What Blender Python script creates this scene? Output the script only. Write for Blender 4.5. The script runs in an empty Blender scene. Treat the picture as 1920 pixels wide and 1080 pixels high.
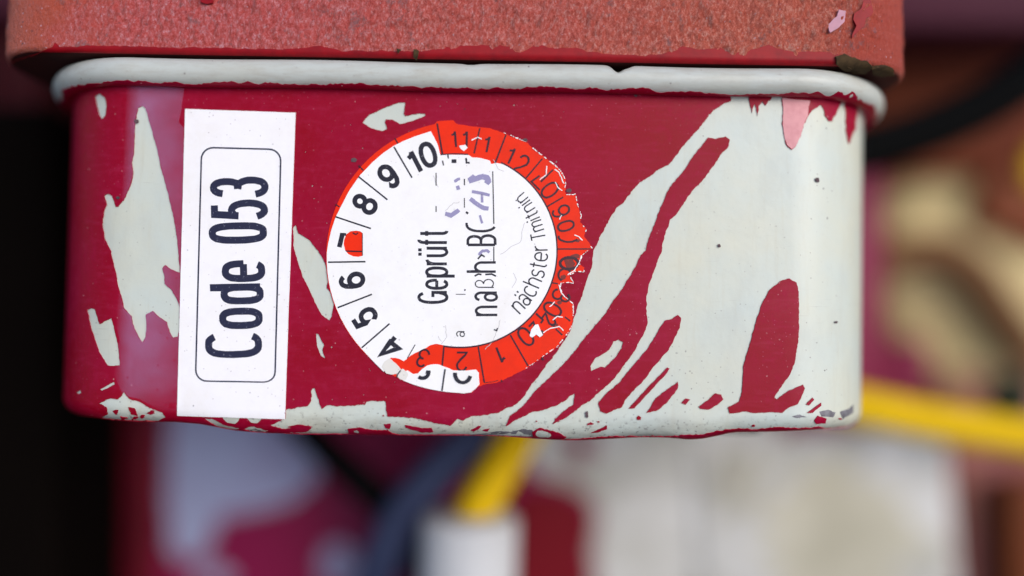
import bpy, math, random
import numpy as np
from math import radians as R, sin, cos, pi
from mathutils import Vector, Matrix, noise
from mathutils.bvhtree import BVHTree
from mathutils.geometry import delaunay_2d_cdt

random.seed(7)
C = bpy.context.scene.collection
sc = bpy.context.scene
# ------------------------------------------------------------------ camera, sky, sun
# The place is laid out in a frame that looks along +Y (x right, z up, 1 unit = 5 mm of the real thing);
# M tips that frame, because the photographer looks down at the housing.
M = Matrix.Rotation(R(-42), 4, 'X')
CD = 16.0
cam_d = bpy.data.cameras.new('camera'); cam = bpy.data.objects.new('camera', cam_d); C.objects.link(cam)
cam.matrix_world = M @ Matrix.Translation((0, -CD, 0)) @ Matrix.Rotation(R(90), 4, 'X')
cam_d.sensor_width = 36.0
cam_d.lens = 36.0 * CD / 19.2
cam_d.clip_start = 0.1; cam_d.clip_end = 500
cam_d.dof.use_dof = True
cam_d.dof.focus_distance = CD + 0.05
cam_d.dof.aperture_fstop = 0.0118
cam_d.dof.aperture_blades = 7
sc.camera = cam
sc.unit_settings.scale_length = 0.005

sunv = (M.to_3x3() @ Vector((0.50, -0.78, 0.30))).normalized()
sun_el = math.asin(sunv.z); sun_rot = math.atan2(sunv.x, sunv.y)
w = bpy.data.worlds.new('World'); sc.world = w; w.use_nodes = True
nt = w.node_tree; bg = nt.nodes['Background']
sky = nt.nodes.new('ShaderNodeTexSky'); sky.sky_type = 'NISHITA'; sky.sun_disc = False
sky.sun_elevation = sun_el; sky.sun_rotation = sun_rot
sky.air_density = 1.0; sky.dust_density = 3.5; sky.ozone_density = 1.0
nt.links.new(sky.outputs[0], bg.inputs[0]); bg.inputs[1].default_value = 0.12
sd = bpy.data.lights.new('sun', 'SUN'); sd.energy = 1.15; sd.angle = R(42); sd.color = (1, .96, .89)
so = bpy.data.objects.new('sun', sd); C.objects.link(so)
so.rotation_euler = sunv.to_track_quat('Z', 'Y').to_euler()
sc.view_settings.view_transform = 'Standard'; sc.view_settings.look = 'None'
sc.view_settings.exposure = 0.33; sc.view_settings.gamma = 1
sc.cycles.use_denoising = True
sc.cycles.max_bounces = 6

# ------------------------------------------------------------------ materials
def lin(r, g, b):
    f = lambda c: c/12.92 if c <= 0.04045 else ((c+0.055)/1.055)**2.4
    return (f(r/255), f(g/255), f(b/255), 1)
class MT:
    def __init__(s, name, rough=.5, spec=.5, coat=0, coat_rough=.05, metal=0):
        s.m = bpy.data.materials.new(name); s.m.use_nodes = True
        s.nt = s.m.node_tree; s.b = s.nt.nodes['Principled BSDF']
        s.b.inputs['Roughness'].default_value = rough
        s.b.inputs['Specular IOR Level'].default_value = spec
        s.b.inputs['Coat Weight'].default_value = coat
        s.b.inputs['Coat Roughness'].default_value = coat_rough
        s.b.inputs['Metallic'].default_value = metal
        tc = s.nt.nodes.new('ShaderNodeTexCoord'); s.co = tc.outputs['Object']
    def n(s, t, **k):
        o = s.nt.nodes.new(t)
        for a, v in k.items():
            setattr(o, a, v)
        return o
    def l(s, a, b): s.nt.links.new(a, b)
    def scale(s, v, off=(0, 0, 0), rot=(0, 0, 0)):
        m = s.n('ShaderNodeMapping'); s.l(s.co, m.inputs[0]); m.inputs['Scale'].default_value = v
        m.inputs['Location'].default_value = off; m.inputs['Rotation'].default_value = rot
        return m.outputs[0]
    def noise(s, sc_, det=3, rough=.5, vec=None, dist=0):
        o = s.n('ShaderNodeTexNoise'); s.l(vec or s.co, o.inputs['Vector'])
        o.inputs['Scale'].default_value = sc_; o.inputs['Detail'].default_value = det
        o.inputs['Roughness'].default_value = rough; o.inputs['Distortion'].default_value = dist
        return o.outputs['Fac']
    def ramp(s, fac, stops):
        o = s.n('ShaderNodeValToRGB'); s.l(fac, o.inputs[0]); e = o.color_ramp.elements
        while len(e) < len(stops): e.new(.5)
        for k, (p, c) in enumerate(stops):
            e[k].position = p; e[k].color = c if len(c) == 4 else (*c, 1)
        return o.outputs[0]
    def mask(s, fac, lo, hi):
        o = s.n('ShaderNodeMapRange'); s.l(fac, o.inputs[0]); o.inputs[1].default_value = lo; o.inputs[2].default_value = hi
        return o.outputs[0]
    def mul(s, a, b):
        o = s.n('ShaderNodeMath', operation='MULTIPLY')
        for k, v in enumerate((a, b)):
            if isinstance(v, (int, float)): o.inputs[k].default_value = v
            else: s.l(v, o.inputs[k])
        return o.outputs[0]
    def mix(s, fac, a, b):
        o = s.n('ShaderNodeMix', data_type='RGBA')
        if isinstance(fac, (int, float)): o.inputs[0].default_value = fac
        else: s.l(fac, o.inputs[0])
        for k, v in ((6, a), (7, b)):
            if isinstance(v, tuple): o.inputs[k].default_value = v
            else: s.l(v, o.inputs[k])
        return o.outputs[2]
    def specks(s, dens, size, keep, vec=None, seed=0):
        """irregular dots: voronoi cells, only some of them carrying a dot"""
        mp = s.scale((1, 1, 1), off=(seed, seed*.7, 0))
        dn = s.n('ShaderNodeTexNoise'); s.l(mp, dn.inputs['Vector']); dn.inputs['Scale'].default_value = dens*2.5
        ad = s.n('ShaderNodeMix', data_type='VECTOR'); ad.inputs[0].default_value = .10/dens*2
        s.l(mp, ad.inputs[4]); s.l(dn.outputs['Color'], ad.inputs[5])
        v = s.n('ShaderNodeTexVoronoi'); s.l(ad.outputs[1], v.inputs['Vector']); v.inputs['Scale'].default_value = dens
        d = s.mask(v.outputs['Distance'], size, size*.6)
        sp = s.n('ShaderNodeSeparateColor'); s.l(v.outputs['Color'], sp.inputs[0])
        k = s.mask(sp.outputs[0], 1-keep, 1-keep+.02)
        k2 = s.mask(sp.outputs[1], 0, 1)
        return s.mul(s.mul(d, k), k2)
    def col(s, c):
        if isinstance(c, tuple): s.b.inputs['Base Color'].default_value = c
        else: s.l(c, s.b.inputs['Base Color'])
    def bump(s, h, strength=.2, dist=.02):
        o = s.n('ShaderNodeBump'); s.l(h, o.inputs['Height']); o.inputs['Strength'].default_value = strength
        o.inputs['Distance'].default_value = dist; s.l(o.outputs[0], s.b.inputs['Normal'])
    def rough(s, v): s.l(v, s.b.inputs['Roughness'])

def m_red():
    t = MT('crimson_paint', rough=.3, spec=.13)
    n1 = t.noise(.55, 4); n2 = t.noise(7, 5, .65); 
    st = t.noise(5, 3, .6, vec=t.scale((.35, 1, 2.2), rot=(0, .3, 0)))
    c = t.ramp(n1, [(.3, lin(138, 3, 28)), (.7, lin(148, 8, 50))])
    c = t.mix(t.mul(t.mask(n2, .5, .8), .3), c, lin(168, 30, 78))
    c = t.mix(t.mul(t.mask(st, .52, .75), .18), c, lin(176, 50, 90))
    c = t.mix(t.mul(t.specks(5.5, .10, .5), .75), c, lin(215, 165, 170))
    c = t.mix(t.mul(t.specks(14, .15, .5, seed=3), .5), c, lin(200, 110, 135))
    c = t.mix(t.mul(t.specks(3, .06, .3, seed=7), .8), c, lin(70, 40, 50))
    t.col(c); t.bump(t.noise(30, 3, .6), .12, .01)
    t.rough(t.mask(n2, -.2, 1.6))
    return t.m
def m_enamel():
    t = MT('grey_white_enamel', rough=.4, spec=.4, coat=.08, coat_rough=.08)
    n1 = t.noise(.5, 5, .6); n2 = t.noise(9, 5, .7)
    c = t.ramp(n1, [(.3, lin(190, 202, 200)), (.7, lin(199, 202, 188))])
    c = t.mix(t.mul(t.mask(n2, .55, .85), .25), c, lin(170, 172, 165))
    c = t.mix(t.mul(t.specks(4, .085, .5), 1.), c, lin(70, 64, 72))
    c = t.mix(t.mul(t.specks(9, .14, .4, seed=5), .8), c, lin(100, 88, 92))
    # grime that gathers low on the can
    sx = t.n('ShaderNodeSeparateXYZ'); t.l(t.co, sx.inputs[0])
    low = t.mask(sx.outputs[2], -2.25, -2.75)
    c = t.mix(t.mul(t.mul(low, t.mask(t.noise(2.4, 6, .7, vec=t.scale((.5, 1, 1.4))), .42, .7)), .8), c, lin(140, 136, 128))
    c = t.mix(t.mul(t.mul(low, t.mask(t.noise(11, 4, .7), .58, .66)), .85), c, lin(70, 62, 66))
    sm = t.noise(1.1, 6, .7, vec=t.scale((1.2, 1, .5)))
    c = t.mix(t.mul(t.mask(sm, .5, .75), .3), c, lin(172, 176, 172))
    o_ = t.n('ShaderNodeMapRange'); t.l(sm, o_.inputs[0]); o_.inputs[3].default_value = .28; o_.inputs[4].default_value = .5; t.rough(o_.outputs[0])
    scr = t.noise(2.2, 3, .6, vec=t.scale((.5, 1, 22), rot=(0, .12, 0)))
    c = t.mix(t.mul(t.mul(t.mask(scr, .66, .72), t.mask(t.noise(.9, 2), .45, .6)), .35), c, lin(140, 138, 136))
    st = t.noise(3, 4, .65, vec=t.scale((2.4, 1, .22)))
    c = t.mix(t.mul(t.mask(st, .55, .75), .22), c, lin(178, 172, 150))
    t.col(c); t.bump(t.noise(1.6, 5, .6), .25, .04)
    return t.m
def m_rim():
    t = MT('rim_enamel', rough=.38, spec=.45)
    c = t.mix(t.mul(t.mask(t.noise(1.3, 4), .45, .75), .35), lin(188, 194, 191), lin(176, 174, 160))
    c = t.mix(t.mul(t.specks(5, .11, .5), .8), c, lin(110, 95, 100))
    c = t.mix(t.mul(t.mask(t.noise(6, 5, .7, vec=t.scale((.6, 1, 2))), .62, .72), .5), c, lin(150, 140, 130))
    sx = t.n('ShaderNodeSeparateXYZ'); t.l(t.co, sx.inputs[0])
    dn = t.mul(t.mask(t.noise(5, 5, .7, vec=t.scale((.4, 1, 2))), .45, .75), .45)
    c = t.mix(dn, c, lin(160, 152, 140))
    c = t.mix(t.mul(t.specks(3, .1, .5, seed=6), .9), c, lin(84, 66, 70))
    t.col(c); t.bump(t.noise(3, 5, .6), .2, .04)
    return t.m
def m_cast():
    t = MT('rough_orange_red_coating', rough=.27, spec=.9)
    sx = t.n('ShaderNodeSeparateXYZ'); t.l(t.co, sx.inputs[0])
    g = t.noise(11, 6, .85, vec=t.scale((1.5, 1, .9), rot=(0, .35, 0)))
    c = t.ramp(g, [(.32, lin(160, 56, 58)), (.43, lin(212, 80, 74)), (.54, lin(226, 114, 116)), (.66, lin(240, 184, 196))])
    # warmer to the right and at the corners
    wob = t.n('ShaderNodeMath', operation='ADD'); t.l(sx.outputs[0], wob.inputs[0]); t.l(t.mul(t.noise(.8, 3), 3.), wob.inputs[1])
    warm = t.mask(wob.outputs[0], -3.5, 6.0)
    c = t.mix(t.mul(warm, .75), c, t.ramp(g, [(.32, lin(156, 58, 44)), (.5, lin(218, 106, 76)), (.66, lin(244, 182, 156))]))
    edge = t.mask(wob.outputs[0], -6.2, -7.2)
    c = t.mix(t.mul(edge, .8), c, lin(204, 90, 58))
    edge = t.mask(wob.outputs[0], 7.5, 8.3)
    c = t.mix(t.mul(edge, .85), c, lin(204, 80, 62))
    c = t.mix(t.mul(t.mask(t.noise(1.9, 6, .75), .585, .67), .6), c, lin(126, 112, 120))
    c = t.mix(t.mul(t.specks(5, .16, .3, seed=2), .8), c, lin(78, 62, 72))
    c = t.mix(t.mul(t.specks(9, .2, .35, seed=9), .6), c, lin(226, 196, 212))
    c = t.mix(t.mul(t.specks(7, .22, .2, seed=19), .5), c, lin(130, 58, 74))
    t.col(c)
    t.bump(t.noise(17, 5, .8, vec=t.scale((1.3, 1, .8), rot=(0, .35, 0))), 1.0, .11)
    return t.m
def m_plain(name, c, rough=.5, spec=.18, amt=.25, sc_=3, c2=None, metal=0):
    t = MT(name, rough=rough, spec=spec, metal=metal)
    d = c2 or tuple(v*.6 for v in c[:3]) + (1,)
    t.col(t.mix(t.mul(t.mask(t.noise(sc_, 4, .6), .4, .7), amt), c, d)); t.bump(t.noise(sc_*6, 3), .1, .01)
    return t.m
def m_vinyl(name, c, dirt=.4):
    t = MT(name, rough=.38, spec=.4)
    k = t.mix(t.mul(t.mask(t.noise(6, 5, .7), .5, .8), .12), c, lin(200, 196, 200))
    k = t.mix(t.mul(t.specks(5, .085, .5, seed=1), min(1, dirt*1.5)), k, lin(110, 100, 118))
    k = t.mix(t.mul(t.specks(12, .15, .45, seed=4), min(1, dirt*1.2)), k, lin(140, 122, 138))
    k = t.mix(t.mul(t.mask(t.noise(.9, 5, .7), .48, .75), .35), k, lin(222, 216, 204))
    t.col(k); t.bump(t.noise(2.2, 5, .65), .22, .03)
    return t.m
def m_ink(name, c, under, wear=.6):
    t = MT(name, rough=.4, spec=.4)
    wr = t.mul(t.mask(t.noise(16, 4, .75), .62, .68), wear)
    t.col(t.mix(wr, c, under))
    return t.m
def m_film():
    t = MT('chalky_sheen_film', rough=.55, spec=.3)  # sky sheen on partly chalky paint, put into a pale see-through colour
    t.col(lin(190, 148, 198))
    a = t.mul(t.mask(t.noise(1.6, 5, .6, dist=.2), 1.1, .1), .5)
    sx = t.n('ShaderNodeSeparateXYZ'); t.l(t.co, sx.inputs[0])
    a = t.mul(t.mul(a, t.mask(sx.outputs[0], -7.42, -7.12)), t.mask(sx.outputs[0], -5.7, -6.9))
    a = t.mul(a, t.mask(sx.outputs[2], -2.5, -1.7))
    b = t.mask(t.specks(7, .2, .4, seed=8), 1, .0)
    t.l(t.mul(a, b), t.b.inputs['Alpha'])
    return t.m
RED, ENAMEL, RIM, CAST = m_red(), m_enamel(), m_rim(), m_cast()
DEEP = m_plain('deep_red_gloss', lin(150, 8, 24), rough=.5, spec=.25, amt=.5, sc_=4, c2=lin(96, 8, 22))
METAL = m_plain('bare_steel', lin(132, 132, 140), rough=.45, amt=.8, sc_=7, c2=lin(84, 80, 88), metal=.3)
PINK = m_plain('pale_pink_primer', lin(216, 156, 162), rough=.5, amt=.6, sc_=5, c2=lin(196, 130, 138))
LILAC = m_plain('pale_lilac_primer', lin(196, 146, 164), rough=.5, amt=.3, sc_=5)
GRIME = m_plain('grime', lin(96, 78, 84), rough=.8, amt=.7, sc_=12, c2=lin(60, 48, 56))
DIRT = m_plain('olive_dirt', lin(76, 60, 40), rough=.9, amt=.8, sc_=9, c2=lin(52, 42, 30))
WHITE = m_vinyl('white_sticker_vinyl', lin(240, 240, 246), .6)
WHITE2 = m_vinyl('worn_white_vinyl', lin(240, 241, 245), .45)
CREAM = m_vinyl('greyed_sticker_paper', lin(222, 221, 218), .7)
ORANGE = m_plain('signal_orange_vinyl', lin(234, 44, 6), rough=.4, amt=.6, sc_=2.2, c2=lin(206, 40, 16))
INKB = m_ink('faded_blue_black_ink', lin(33, 35, 62), lin(200, 200, 220), .45)
INKK = m_ink('black_ink', lin(26, 25, 42), lin(210, 210, 215), .3)
INKO = m_ink('dark_ink_on_orange', lin(48, 4, 30), lin(190, 50, 26), .25)
PEN = m_ink('violet_ballpoint', lin(146, 142, 182), lin(226, 224, 236), .95)
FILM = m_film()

# ------------------------------------------------------------------ object helpers
def mk(name, verts, faces, mat, parent=None, smooth=True, normals=None, label=None):
    me = bpy.data.meshes.new(name)
    me.from_pydata([tuple(map(float, v)) for v in verts], [], [tuple(map(int, f)) for f in faces])
    me.update()
    o = bpy.data.objects.new(name, me); C.objects.link(o)
    if smooth: me.polygons.foreach_set('use_smooth', [True]*len(me.polygons))
    if normals is not None:
        me.normals_split_custom_set_from_vertices([tuple(map(float, n)) for n in normals])
    if mat: me.materials.append(mat)
    if parent: o.parent = parent
    if label: o['label'] = label
    return o
def tag(o, label, cat, group=None, kind=None):
    o['label'] = label; o['category'] = cat
    if group: o['group'] = group
    if kind: o['kind'] = kind
    return o
def empty(name, mtx=None):
    o = bpy.data.objects.new(name, None); C.objects.link(o); o.empty_display_size = .3
    o.matrix_world = M @ (mtx or Matrix.Identity(4)); return o

import bmesh
def rbox(name, x0, x1, y0, y1, z0, z1, bev, mat, parent=None, rot=0):
    bm = bmesh.new(); bmesh.ops.create_cube(bm, size=1)
    for v in bm.verts: v.co = Vector(((x1-x0)*v.co.x, (y1-y0)*v.co.y, (z1-z0)*v.co.z))
    bmesh.ops.bevel(bm, geom=list(bm.edges), offset=bev, segments=5, profile=.5, affect='EDGES')
    if rot: bmesh.ops.rotate(bm, verts=bm.verts, matrix=Matrix.Rotation(rot, 3, 'Y'))
    for v in bm.verts: v.co += Vector(((x0+x1)/2, (y0+y1)/2, (z0+z1)/2))
    me = bpy.data.meshes.new(name); bm.to_mesh(me); bm.free()
    me.polygons.foreach_set('use_smooth', [True]*len(me.polygons)); me.materials.append(mat)
    o = bpy.data.objects.new(name, me); C.objects.link(o)
    if parent: o.parent = parent
    else: o.matrix_world = M
    return o
# ------------------------------------------------------------------ swept surfaces
B = Matrix.Rotation(R(1.0), 4, 'Y') @ Matrix.Rotation(R(-4), 4, 'X')     # roll and pitch of can and casting
Bi = B.inverted()
def rrect(xl, xr, y0, y1, r, rb=None, n=40):
    """closed plan curve, from the middle of the back over the left side to the front and round"""
    rb = rb or r
    P = []
    xm = (xl+xr)/2
    def seg(a, b, nn, k):
        for i in range(k): 
            f = i/k; P.append((a[0]+(b[0]-a[0])*f, a[1]+(b[1]-a[1])*f, nn[0], nn[1]))
    def arc(cx, cy, rad, a0, a1, k):
        for i in range(k):
            a = a0+(a1-a0)*i/k; P.append((cx+rad*cos(a), cy+rad*sin(a), cos(a), sin(a)))
    seg((xm, y1), (xl+rb, y1), (0, 1), 6)
    arc(xl+rb, y1-rb, rb, pi/2, pi, n//2)
    seg((xl, y1-rb), (xl, y0+r), (-1, 0), 8)
    arc(xl+r, y0+r, r, pi, 1.5*pi, n)
    seg((xl+r, y0), (xr-r, y0), (0, -1), 60)
    arc(xr-r, y0+r, r, -.5*pi, 0, n)
    seg((xr, y0+r), (xr, y1-rb), (1, 0), 8)
    arc(xr-rb, y1-rb, rb, 0, pi/2, n//2)
    seg((xr-rb, y1), (xm, y1), (0, 1), 6)
    P.append((xm, y1, 0, 1))
    P = np.array(P)
    d = np.hypot(*(P[1:, :2]-P[:-1, :2]).T); s = np.concatenate([[0], np.cumsum(d)])
    return s, P
class Surf:
    def __init__(s, plan, prof, S=None, T=None, post=None):
        s.ps, s.pp = plan
        pr = np.array(prof, float)                       # off, z, n_off, n_z
        d = np.hypot(pr[1:, 0]-pr[:-1, 0], pr[1:, 1]-pr[:-1, 1]); s.pt = np.concatenate([[0], np.cumsum(d)]); s.pr = pr
        s.S = s.ps if S is None else S
        s.T = s.pt if T is None else T
        s.post = post
        SS, TT = np.meshgrid(s.S, s.T, indexing='ij')
        s.V, s.N = s.at(SS.ravel(), TT.ravel())
        ns, ntt = len(s.S), len(s.T); s.nt = ntt
        s.tris = []
        for i in range(ns-1):
            for j in range(ntt-1):
                a, b, c, dd = i*ntt+j, (i+1)*ntt+j, (i+1)*ntt+j+1, i*ntt+j+1
                s.tris += [(a, b, c), (a, c, dd)]
        s.bvh = BVHTree.FromPolygons([tuple(v) for v in s.V], s.tris)
    def at(s, S, T, h=0.):
        S = np.asarray(S, float); T = np.asarray(T, float)
        x, y, nx, ny = (np.interp(S, s.ps, s.pp[:, k]) for k in range(4))
        l = np.hypot(nx, ny); nx, ny = nx/l, ny/l
        o, z, no, nz = (np.interp(T, s.pt, s.pr[:, k]) for k in range(4))
        l = np.hypot(no, nz); no, nz = no/l, nz/l
        V = np.stack([x+nx*o, y+ny*o, z], 1); N = np.stack([nx*no, ny*no, nz], 1)
        if s.post is not None: V = s.post(V, S, T)
        return V+N*h, N
    def cast(s, px, py):
        o = Bi @ Vector((0, -CD, 0)); d = Bi.to_3x3() @ Vector(((px-960)/100, CD, (540-py)/100))
        loc, nn, idx, dist = s.bvh.ray_cast(o, d.normalized())
        if loc is None: return None
        ta = s.tris[idx]; p, q, r_ = (Vector(s.V[k]) for k in ta)
        v0, v1, v2 = q-p, r_-p, loc-p
        d00, d01, d11, d20, d21 = v0.dot(v0), v0.dot(v1), v1.dot(v1), v2.dot(v0), v2.dot(v1)
        den = d00*d11-d01*d01
        if abs(den) < 1e-18: return None
        v = (d11*d20-d01*d21)/den; w_ = (d00*d21-d01*d20)/den; u = 1-v-w_
        st = [(s.S[k//s.nt], s.T[k % s.nt]) for k in ta]
        return (u*st[0][0]+v*st[1][0]+w_*st[2][0], u*st[0][1]+v*st[1][1]+w_*st[2][1])
    def st(s, px, py):
        r_ = s.cast(px, py); k = 0
        while r_ is None and k < 200:
            k += 1
            px += 1 if px < 870 else -1
            r_ = s.cast(px, py)
            if r_ is None and k % 4 == 0: py += -1 if py > 500 else 1
        return r_
    def mesh(s, name, mat, parent, cap=False):
        ns, ntt = len(s.S), s.nt
        V = list(s.V); F = []
        for i in range(ns-1):
            for j in range(ntt-1):
                F.append((i*ntt+j, (i+1)*ntt+j, (i+1)*ntt+j+1, i*ntt+j+1))
        a, b, c = (np.array(s.V)[[f[k] for f in F]] for k in range(3))
        if (np.cross(b-a, c-a)*np.array(s.N)[[f[0] for f in F]]).sum(1).mean() < 0: F = [f[::-1] for f in F]
        N = list(s.N)
        if cap:
            for j in (0, ntt-1):
                b = len(V); V += [s.V[i*ntt+j] for i in range(ns-1)]; sg = 1 if j == 0 else -1
                N += [(0, 0, sg)]*(ns-1)
                f = list(range(b, len(V))); F.append(f if j else f[::-1])
        return mk(name, V, F, mat, parent, normals=N)

def pip(P, loop):
    x, y = P[:, 0], P[:, 1]; ins = np.zeros(len(P), bool)
    L = np.asarray(loop); n = len(L)
    for i in range(n):
        x0, y0 = L[i]; x1, y1 = L[(i+1) % n]
        if y0 == y1: continue
        c = ((y0 > y) != (y1 > y)) & (x < (x1-x0)*(y-y0)/(y1-y0)+x0)
        ins ^= c
    return ins
def jag(poly, amp=.9, step=4., seed=0, closed=True):
    rs = random.Random(seed*131+len(poly)); out = []
    n = len(poly)
    off = 0.
    for i in range(n if closed else n-1):
        a, b = poly[i], poly[(i+1) % n]
        L = math.hypot(b[0]-a[0], b[1]-a[1]); k = max(1, int(L/step))
        nx, ny = ((b[1]-a[1])/L, -(b[0]-a[0])/L) if L > 0 else (0, 0)
        for j in range(k):
            f = j/k
            off = off*.45+rs.uniform(-amp, amp)*.8
            e = off if j else off*.3
            out.append((a[0]+(b[0]-a[0])*f+nx*e, a[1]+(b[1]-a[1])*f+ny*e))
    if not closed: out.append(poly[-1])
    return out
def cdt(points, loops, closed=True):
    V = []; E = []
    for lp in loops:
        b = len(V); V += [Vector((float(p[0]), float(p[1]))) for p in lp]
        E += [(b+i, b+(i+1) % len(lp)) for i in range(len(lp))]
    V += [Vector((float(p[0]), float(p[1]))) for p in points]
    r_ = delaunay_2d_cdt(V, E, [], 0, 1e-5)
    return np.array([tuple(v) for v in r_[0]]), np.array(r_[2])
def relief(name, P2, F, keep, mapf, h, thick, mat, parent, label=None):
    """kept triangles become a film of real thickness lying on the surface"""
    F = F[keep]
    if len(F) == 0: return None
    used, inv = np.unique(F.ravel(), return_inverse=True); F = inv.reshape(-1, 3); P = P2[used]
    V, N = mapf(P, h); V0, _ = mapf(P, h-thick)
    # consistent winding facing the normal
    a, b, c = V[F[:, 0]], V[F[:, 1]], V[F[:, 2]]
    flip = (np.cross(b-a, c-a)*N[F[:, 0]]).sum(1) < 0
    F[flip] = F[flip][:, ::-1]
    ed = {}
    for f in F.tolist():
        for k in range(3):
            e = (f[k], f[(k+1) % 3]); ed[e] = 1
    bd = [e for e in ed if (e[1], e[0]) not in ed]
    VV = list(V); NN = list(N); FF = F.tolist()
    for (i, j) in bd:
        t = V[j]-V[i]; nrm = np.cross(t, N[i]); l = np.linalg.norm(nrm)
        if l < 1e-9: continue
        nrm /= l; q = len(VV)
        VV += [V[i], V[j], V0[j], V0[i]]; NN += [nrm]*4
        FF.append((q+1, q, q+3, q+2))
    return mk(name, VV, FF, mat, parent, normals=NN, label=label)
def patch(name, surf, layers, h, thick, mat, parent, step=18, label=None):
    """layers: (loop in picture coordinates as traced on this surface, kept?) painted in order"""
    loops = [l for l, _ in layers]
    A = np.array([p for l in loops for p in l]); x0, y0 = A.min(0); x1, y1 = A.max(0)
    pts = [(x, y) for x in np.arange(x0+step/2, x1, step) for y in np.arange(y0+step/2, y1, step)]
    P2, F = cdt(pts, loops)
    cen = P2[F].mean(1); st = np.zeros(len(F), bool)
    for l, v in layers: st[pip(cen, l)] = v
    ST = np.array([surf.st(*p) for p in P2])
    mapf = lambda P, hh: surf.at(ST_of(P)[:, 0], ST_of(P)[:, 1], hh)
    key = {tuple(p): k for k, p in enumerate(map(tuple, P2))}
    def ST_of(P): return ST[[key[tuple(p)] for p in map(tuple, P)]]
    return relief(name, P2, F, st, mapf, h, thick, mat, parent, label)

# ------------------------------------------------------------------ stroke lettering
def arc(cx, cy, rx, ry, a0, a1, n=18, e=2.0):
    out = []
    for i in range(n+1):
        a = R(a0+(a1-a0)*i/n); c, s_ = cos(a), sin(a)
        out.append((cx+rx*math.copysign(abs(c)**(2/e), c), cy+ry*math.copysign(abs(s_)**(2/e), s_)))
    return out
X = .72
def glyphs(e=2.3):
    A = lambda *a, **k: arc(*a, e=k.pop('e', e), **k)
    G = {}
    G['0'] = (.55, [('c', A(.275, .5, .275, .5, 0, 350, n=35))])
    G['o'] = (.52, [('c', A(.26, X/2, .26, X/2, 0, 350, n=35))])
    G['C'] = (.6, [A(.3, .5, .3, .5, 42, 318, n=26)])
    G['c'] = (.5, [A(.26, X/2, .26, X/2, 45, 315, n=24)])
    G['d'] = (.52, [('c', A(.26, X/2, .26, X/2, 0, 350, n=35)), [(.52, 1.0), (.52, 0)]])
    G['e'] = (.52, [[(.0, X/2), (.5, X/2)], A(.26, X/2, .26, X/2, 0, 318, n=28)])
    G['5'] = (.52, [[(.46, 1), (.12, 1), (.05, .52)]+arc(.255, .33, .27, .33, 140, -150, n=22, e=2.2)])
    G['3'] = (.52, [arc(.255, .75, .23, .25, 165, -85, n=16, e=2.2)[:-1]+[(.2, .53)], [(.2, .53)]+arc(.25, .27, .27, .27, 78, -165, n=18, e=2.2)])
    G['1'] = (.3, [[(.28, 0), (.28, 1)], [(.28, .97), (.2, .84), (.02, .78)]])
    G['2'] = (.52, [arc(.26, .72, .25, .28, 170, -25, n=14)+[(.3, .36), (.08, .15), (0, 0), (.52, 0)]])
    G['4'] = (.56, [[(.42, 0), (.42, 1), (.0, .3), (.56, .3)]])
    G['6'] = (.52, [('c', arc(.27, .31, .26, .31, 0, 350, n=30)), [(.01, .32), (.02, .55), (.08, .82)]+arc(.29, .74, .22, .26, 125, 25, n=9)])
    G['9'] = (.52, [('c', arc(.25, .69, .26, .31, 0, 350, n=30)), [(.51, .68), (.5, .45), (.44, .18)]+arc(.23, .26, .22, .26, -55, -155, n=9)])
    G['7'] = (.5, [[(0, 1), (.5, 1), (.3, .6), (.16, 0)]])
    G['8'] = (.52, [('c', arc(.26, .26, .27, .26, 0, 350, n=28)), ('c', arc(.26, .76, .22, .24, 0, 350, n=26))])
    G['G'] = (.64, [A(.32, .5, .32, .5, 42, 335, n=28), [(.34, .5), (.64, .5), (.64, 0)]])
    G['p'] = (.52, [('c', A(.26, X/2, .26, X/2, 0, 350, n=35)), [(0, X), (0, -.28)]])
    G['r'] = (.26, [[(0, 0), (0, X)], arc(.26, .42, .26, .29, 178, 88, n=8)])
    u = [[(0, X), (0, .22)]+arc(.24, .22, .24, .22, 190, 350, n=12)+[(.48, X)], [(.48, X), (.48, 0)]]
    G['u'] = (.48, u)
    G['ü'] = (.48, u+[[(.1, .9), (.1, 1.02)], [(.38, .9), (.38, 1.02)]])
    G['f'] = (.3, [[(.1, 0), (.1, .8)]+arc(.27, .8, .17, .2, 170, 85, n=7), [(-.05, X), (.28, X)]])
    G['t'] = (.3, [[(.12, .95), (.12, .18)]+arc(.27, .16, .15, .16, 190, 275, n=7), [(-.03, X), (.28, X)]])
    n_ = [[(0, 0), (0, X)], [(0, .44)]+arc(.24, .48, .24, .24, 175, 5, n=12)+[(.48, 0)]]
    G['n'] = (.48, n_)
    G['h'] = (.48, [[(0, 0), (0, 1.02)], n_[1]])
    G['m'] = (.76, [[(0, 0), (0, X)], [(0, .48)]+arc(.19, .52, .19, .2, 175, 5, n=9)+[(.38, 0)], [(.38, .48)]+arc(.57, .52, .19, .2, 175, 5, n=9)+[(.76, 0)]])
    a_ = [arc(.24, .52, .22, .2, 160, 5, n=10)+[(.46, 0)], ('c', arc(.21, .2, .21, .2, 0, 345, n=22))]
    G['a'] = (.48, a_); G['ä'] = (.48, a_+[[(.1, .9), (.1, 1.02)], [(.36, .9), (.36, 1.02)]])
    G['ß'] = (.46, [[(0, 0), (0, .75)]+arc(.2, .8, .2, .22, 185, -60, n=14)+[(.2, .56)], [(.2, .56)]+arc(.22, .29, .24, .27, 80, -140, n=14)])
    G['B'] = (.54, [[(0, 0), (0, 1)], [(0, 1), (.24, 1)]+arc(.26, .76, .22, .24, 88, -88, n=12)+[(0, .52)], [(.24, .52)]+arc(.27, .26, .25, .26, 88, -88, n=12)+[(0, 0)]])
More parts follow.
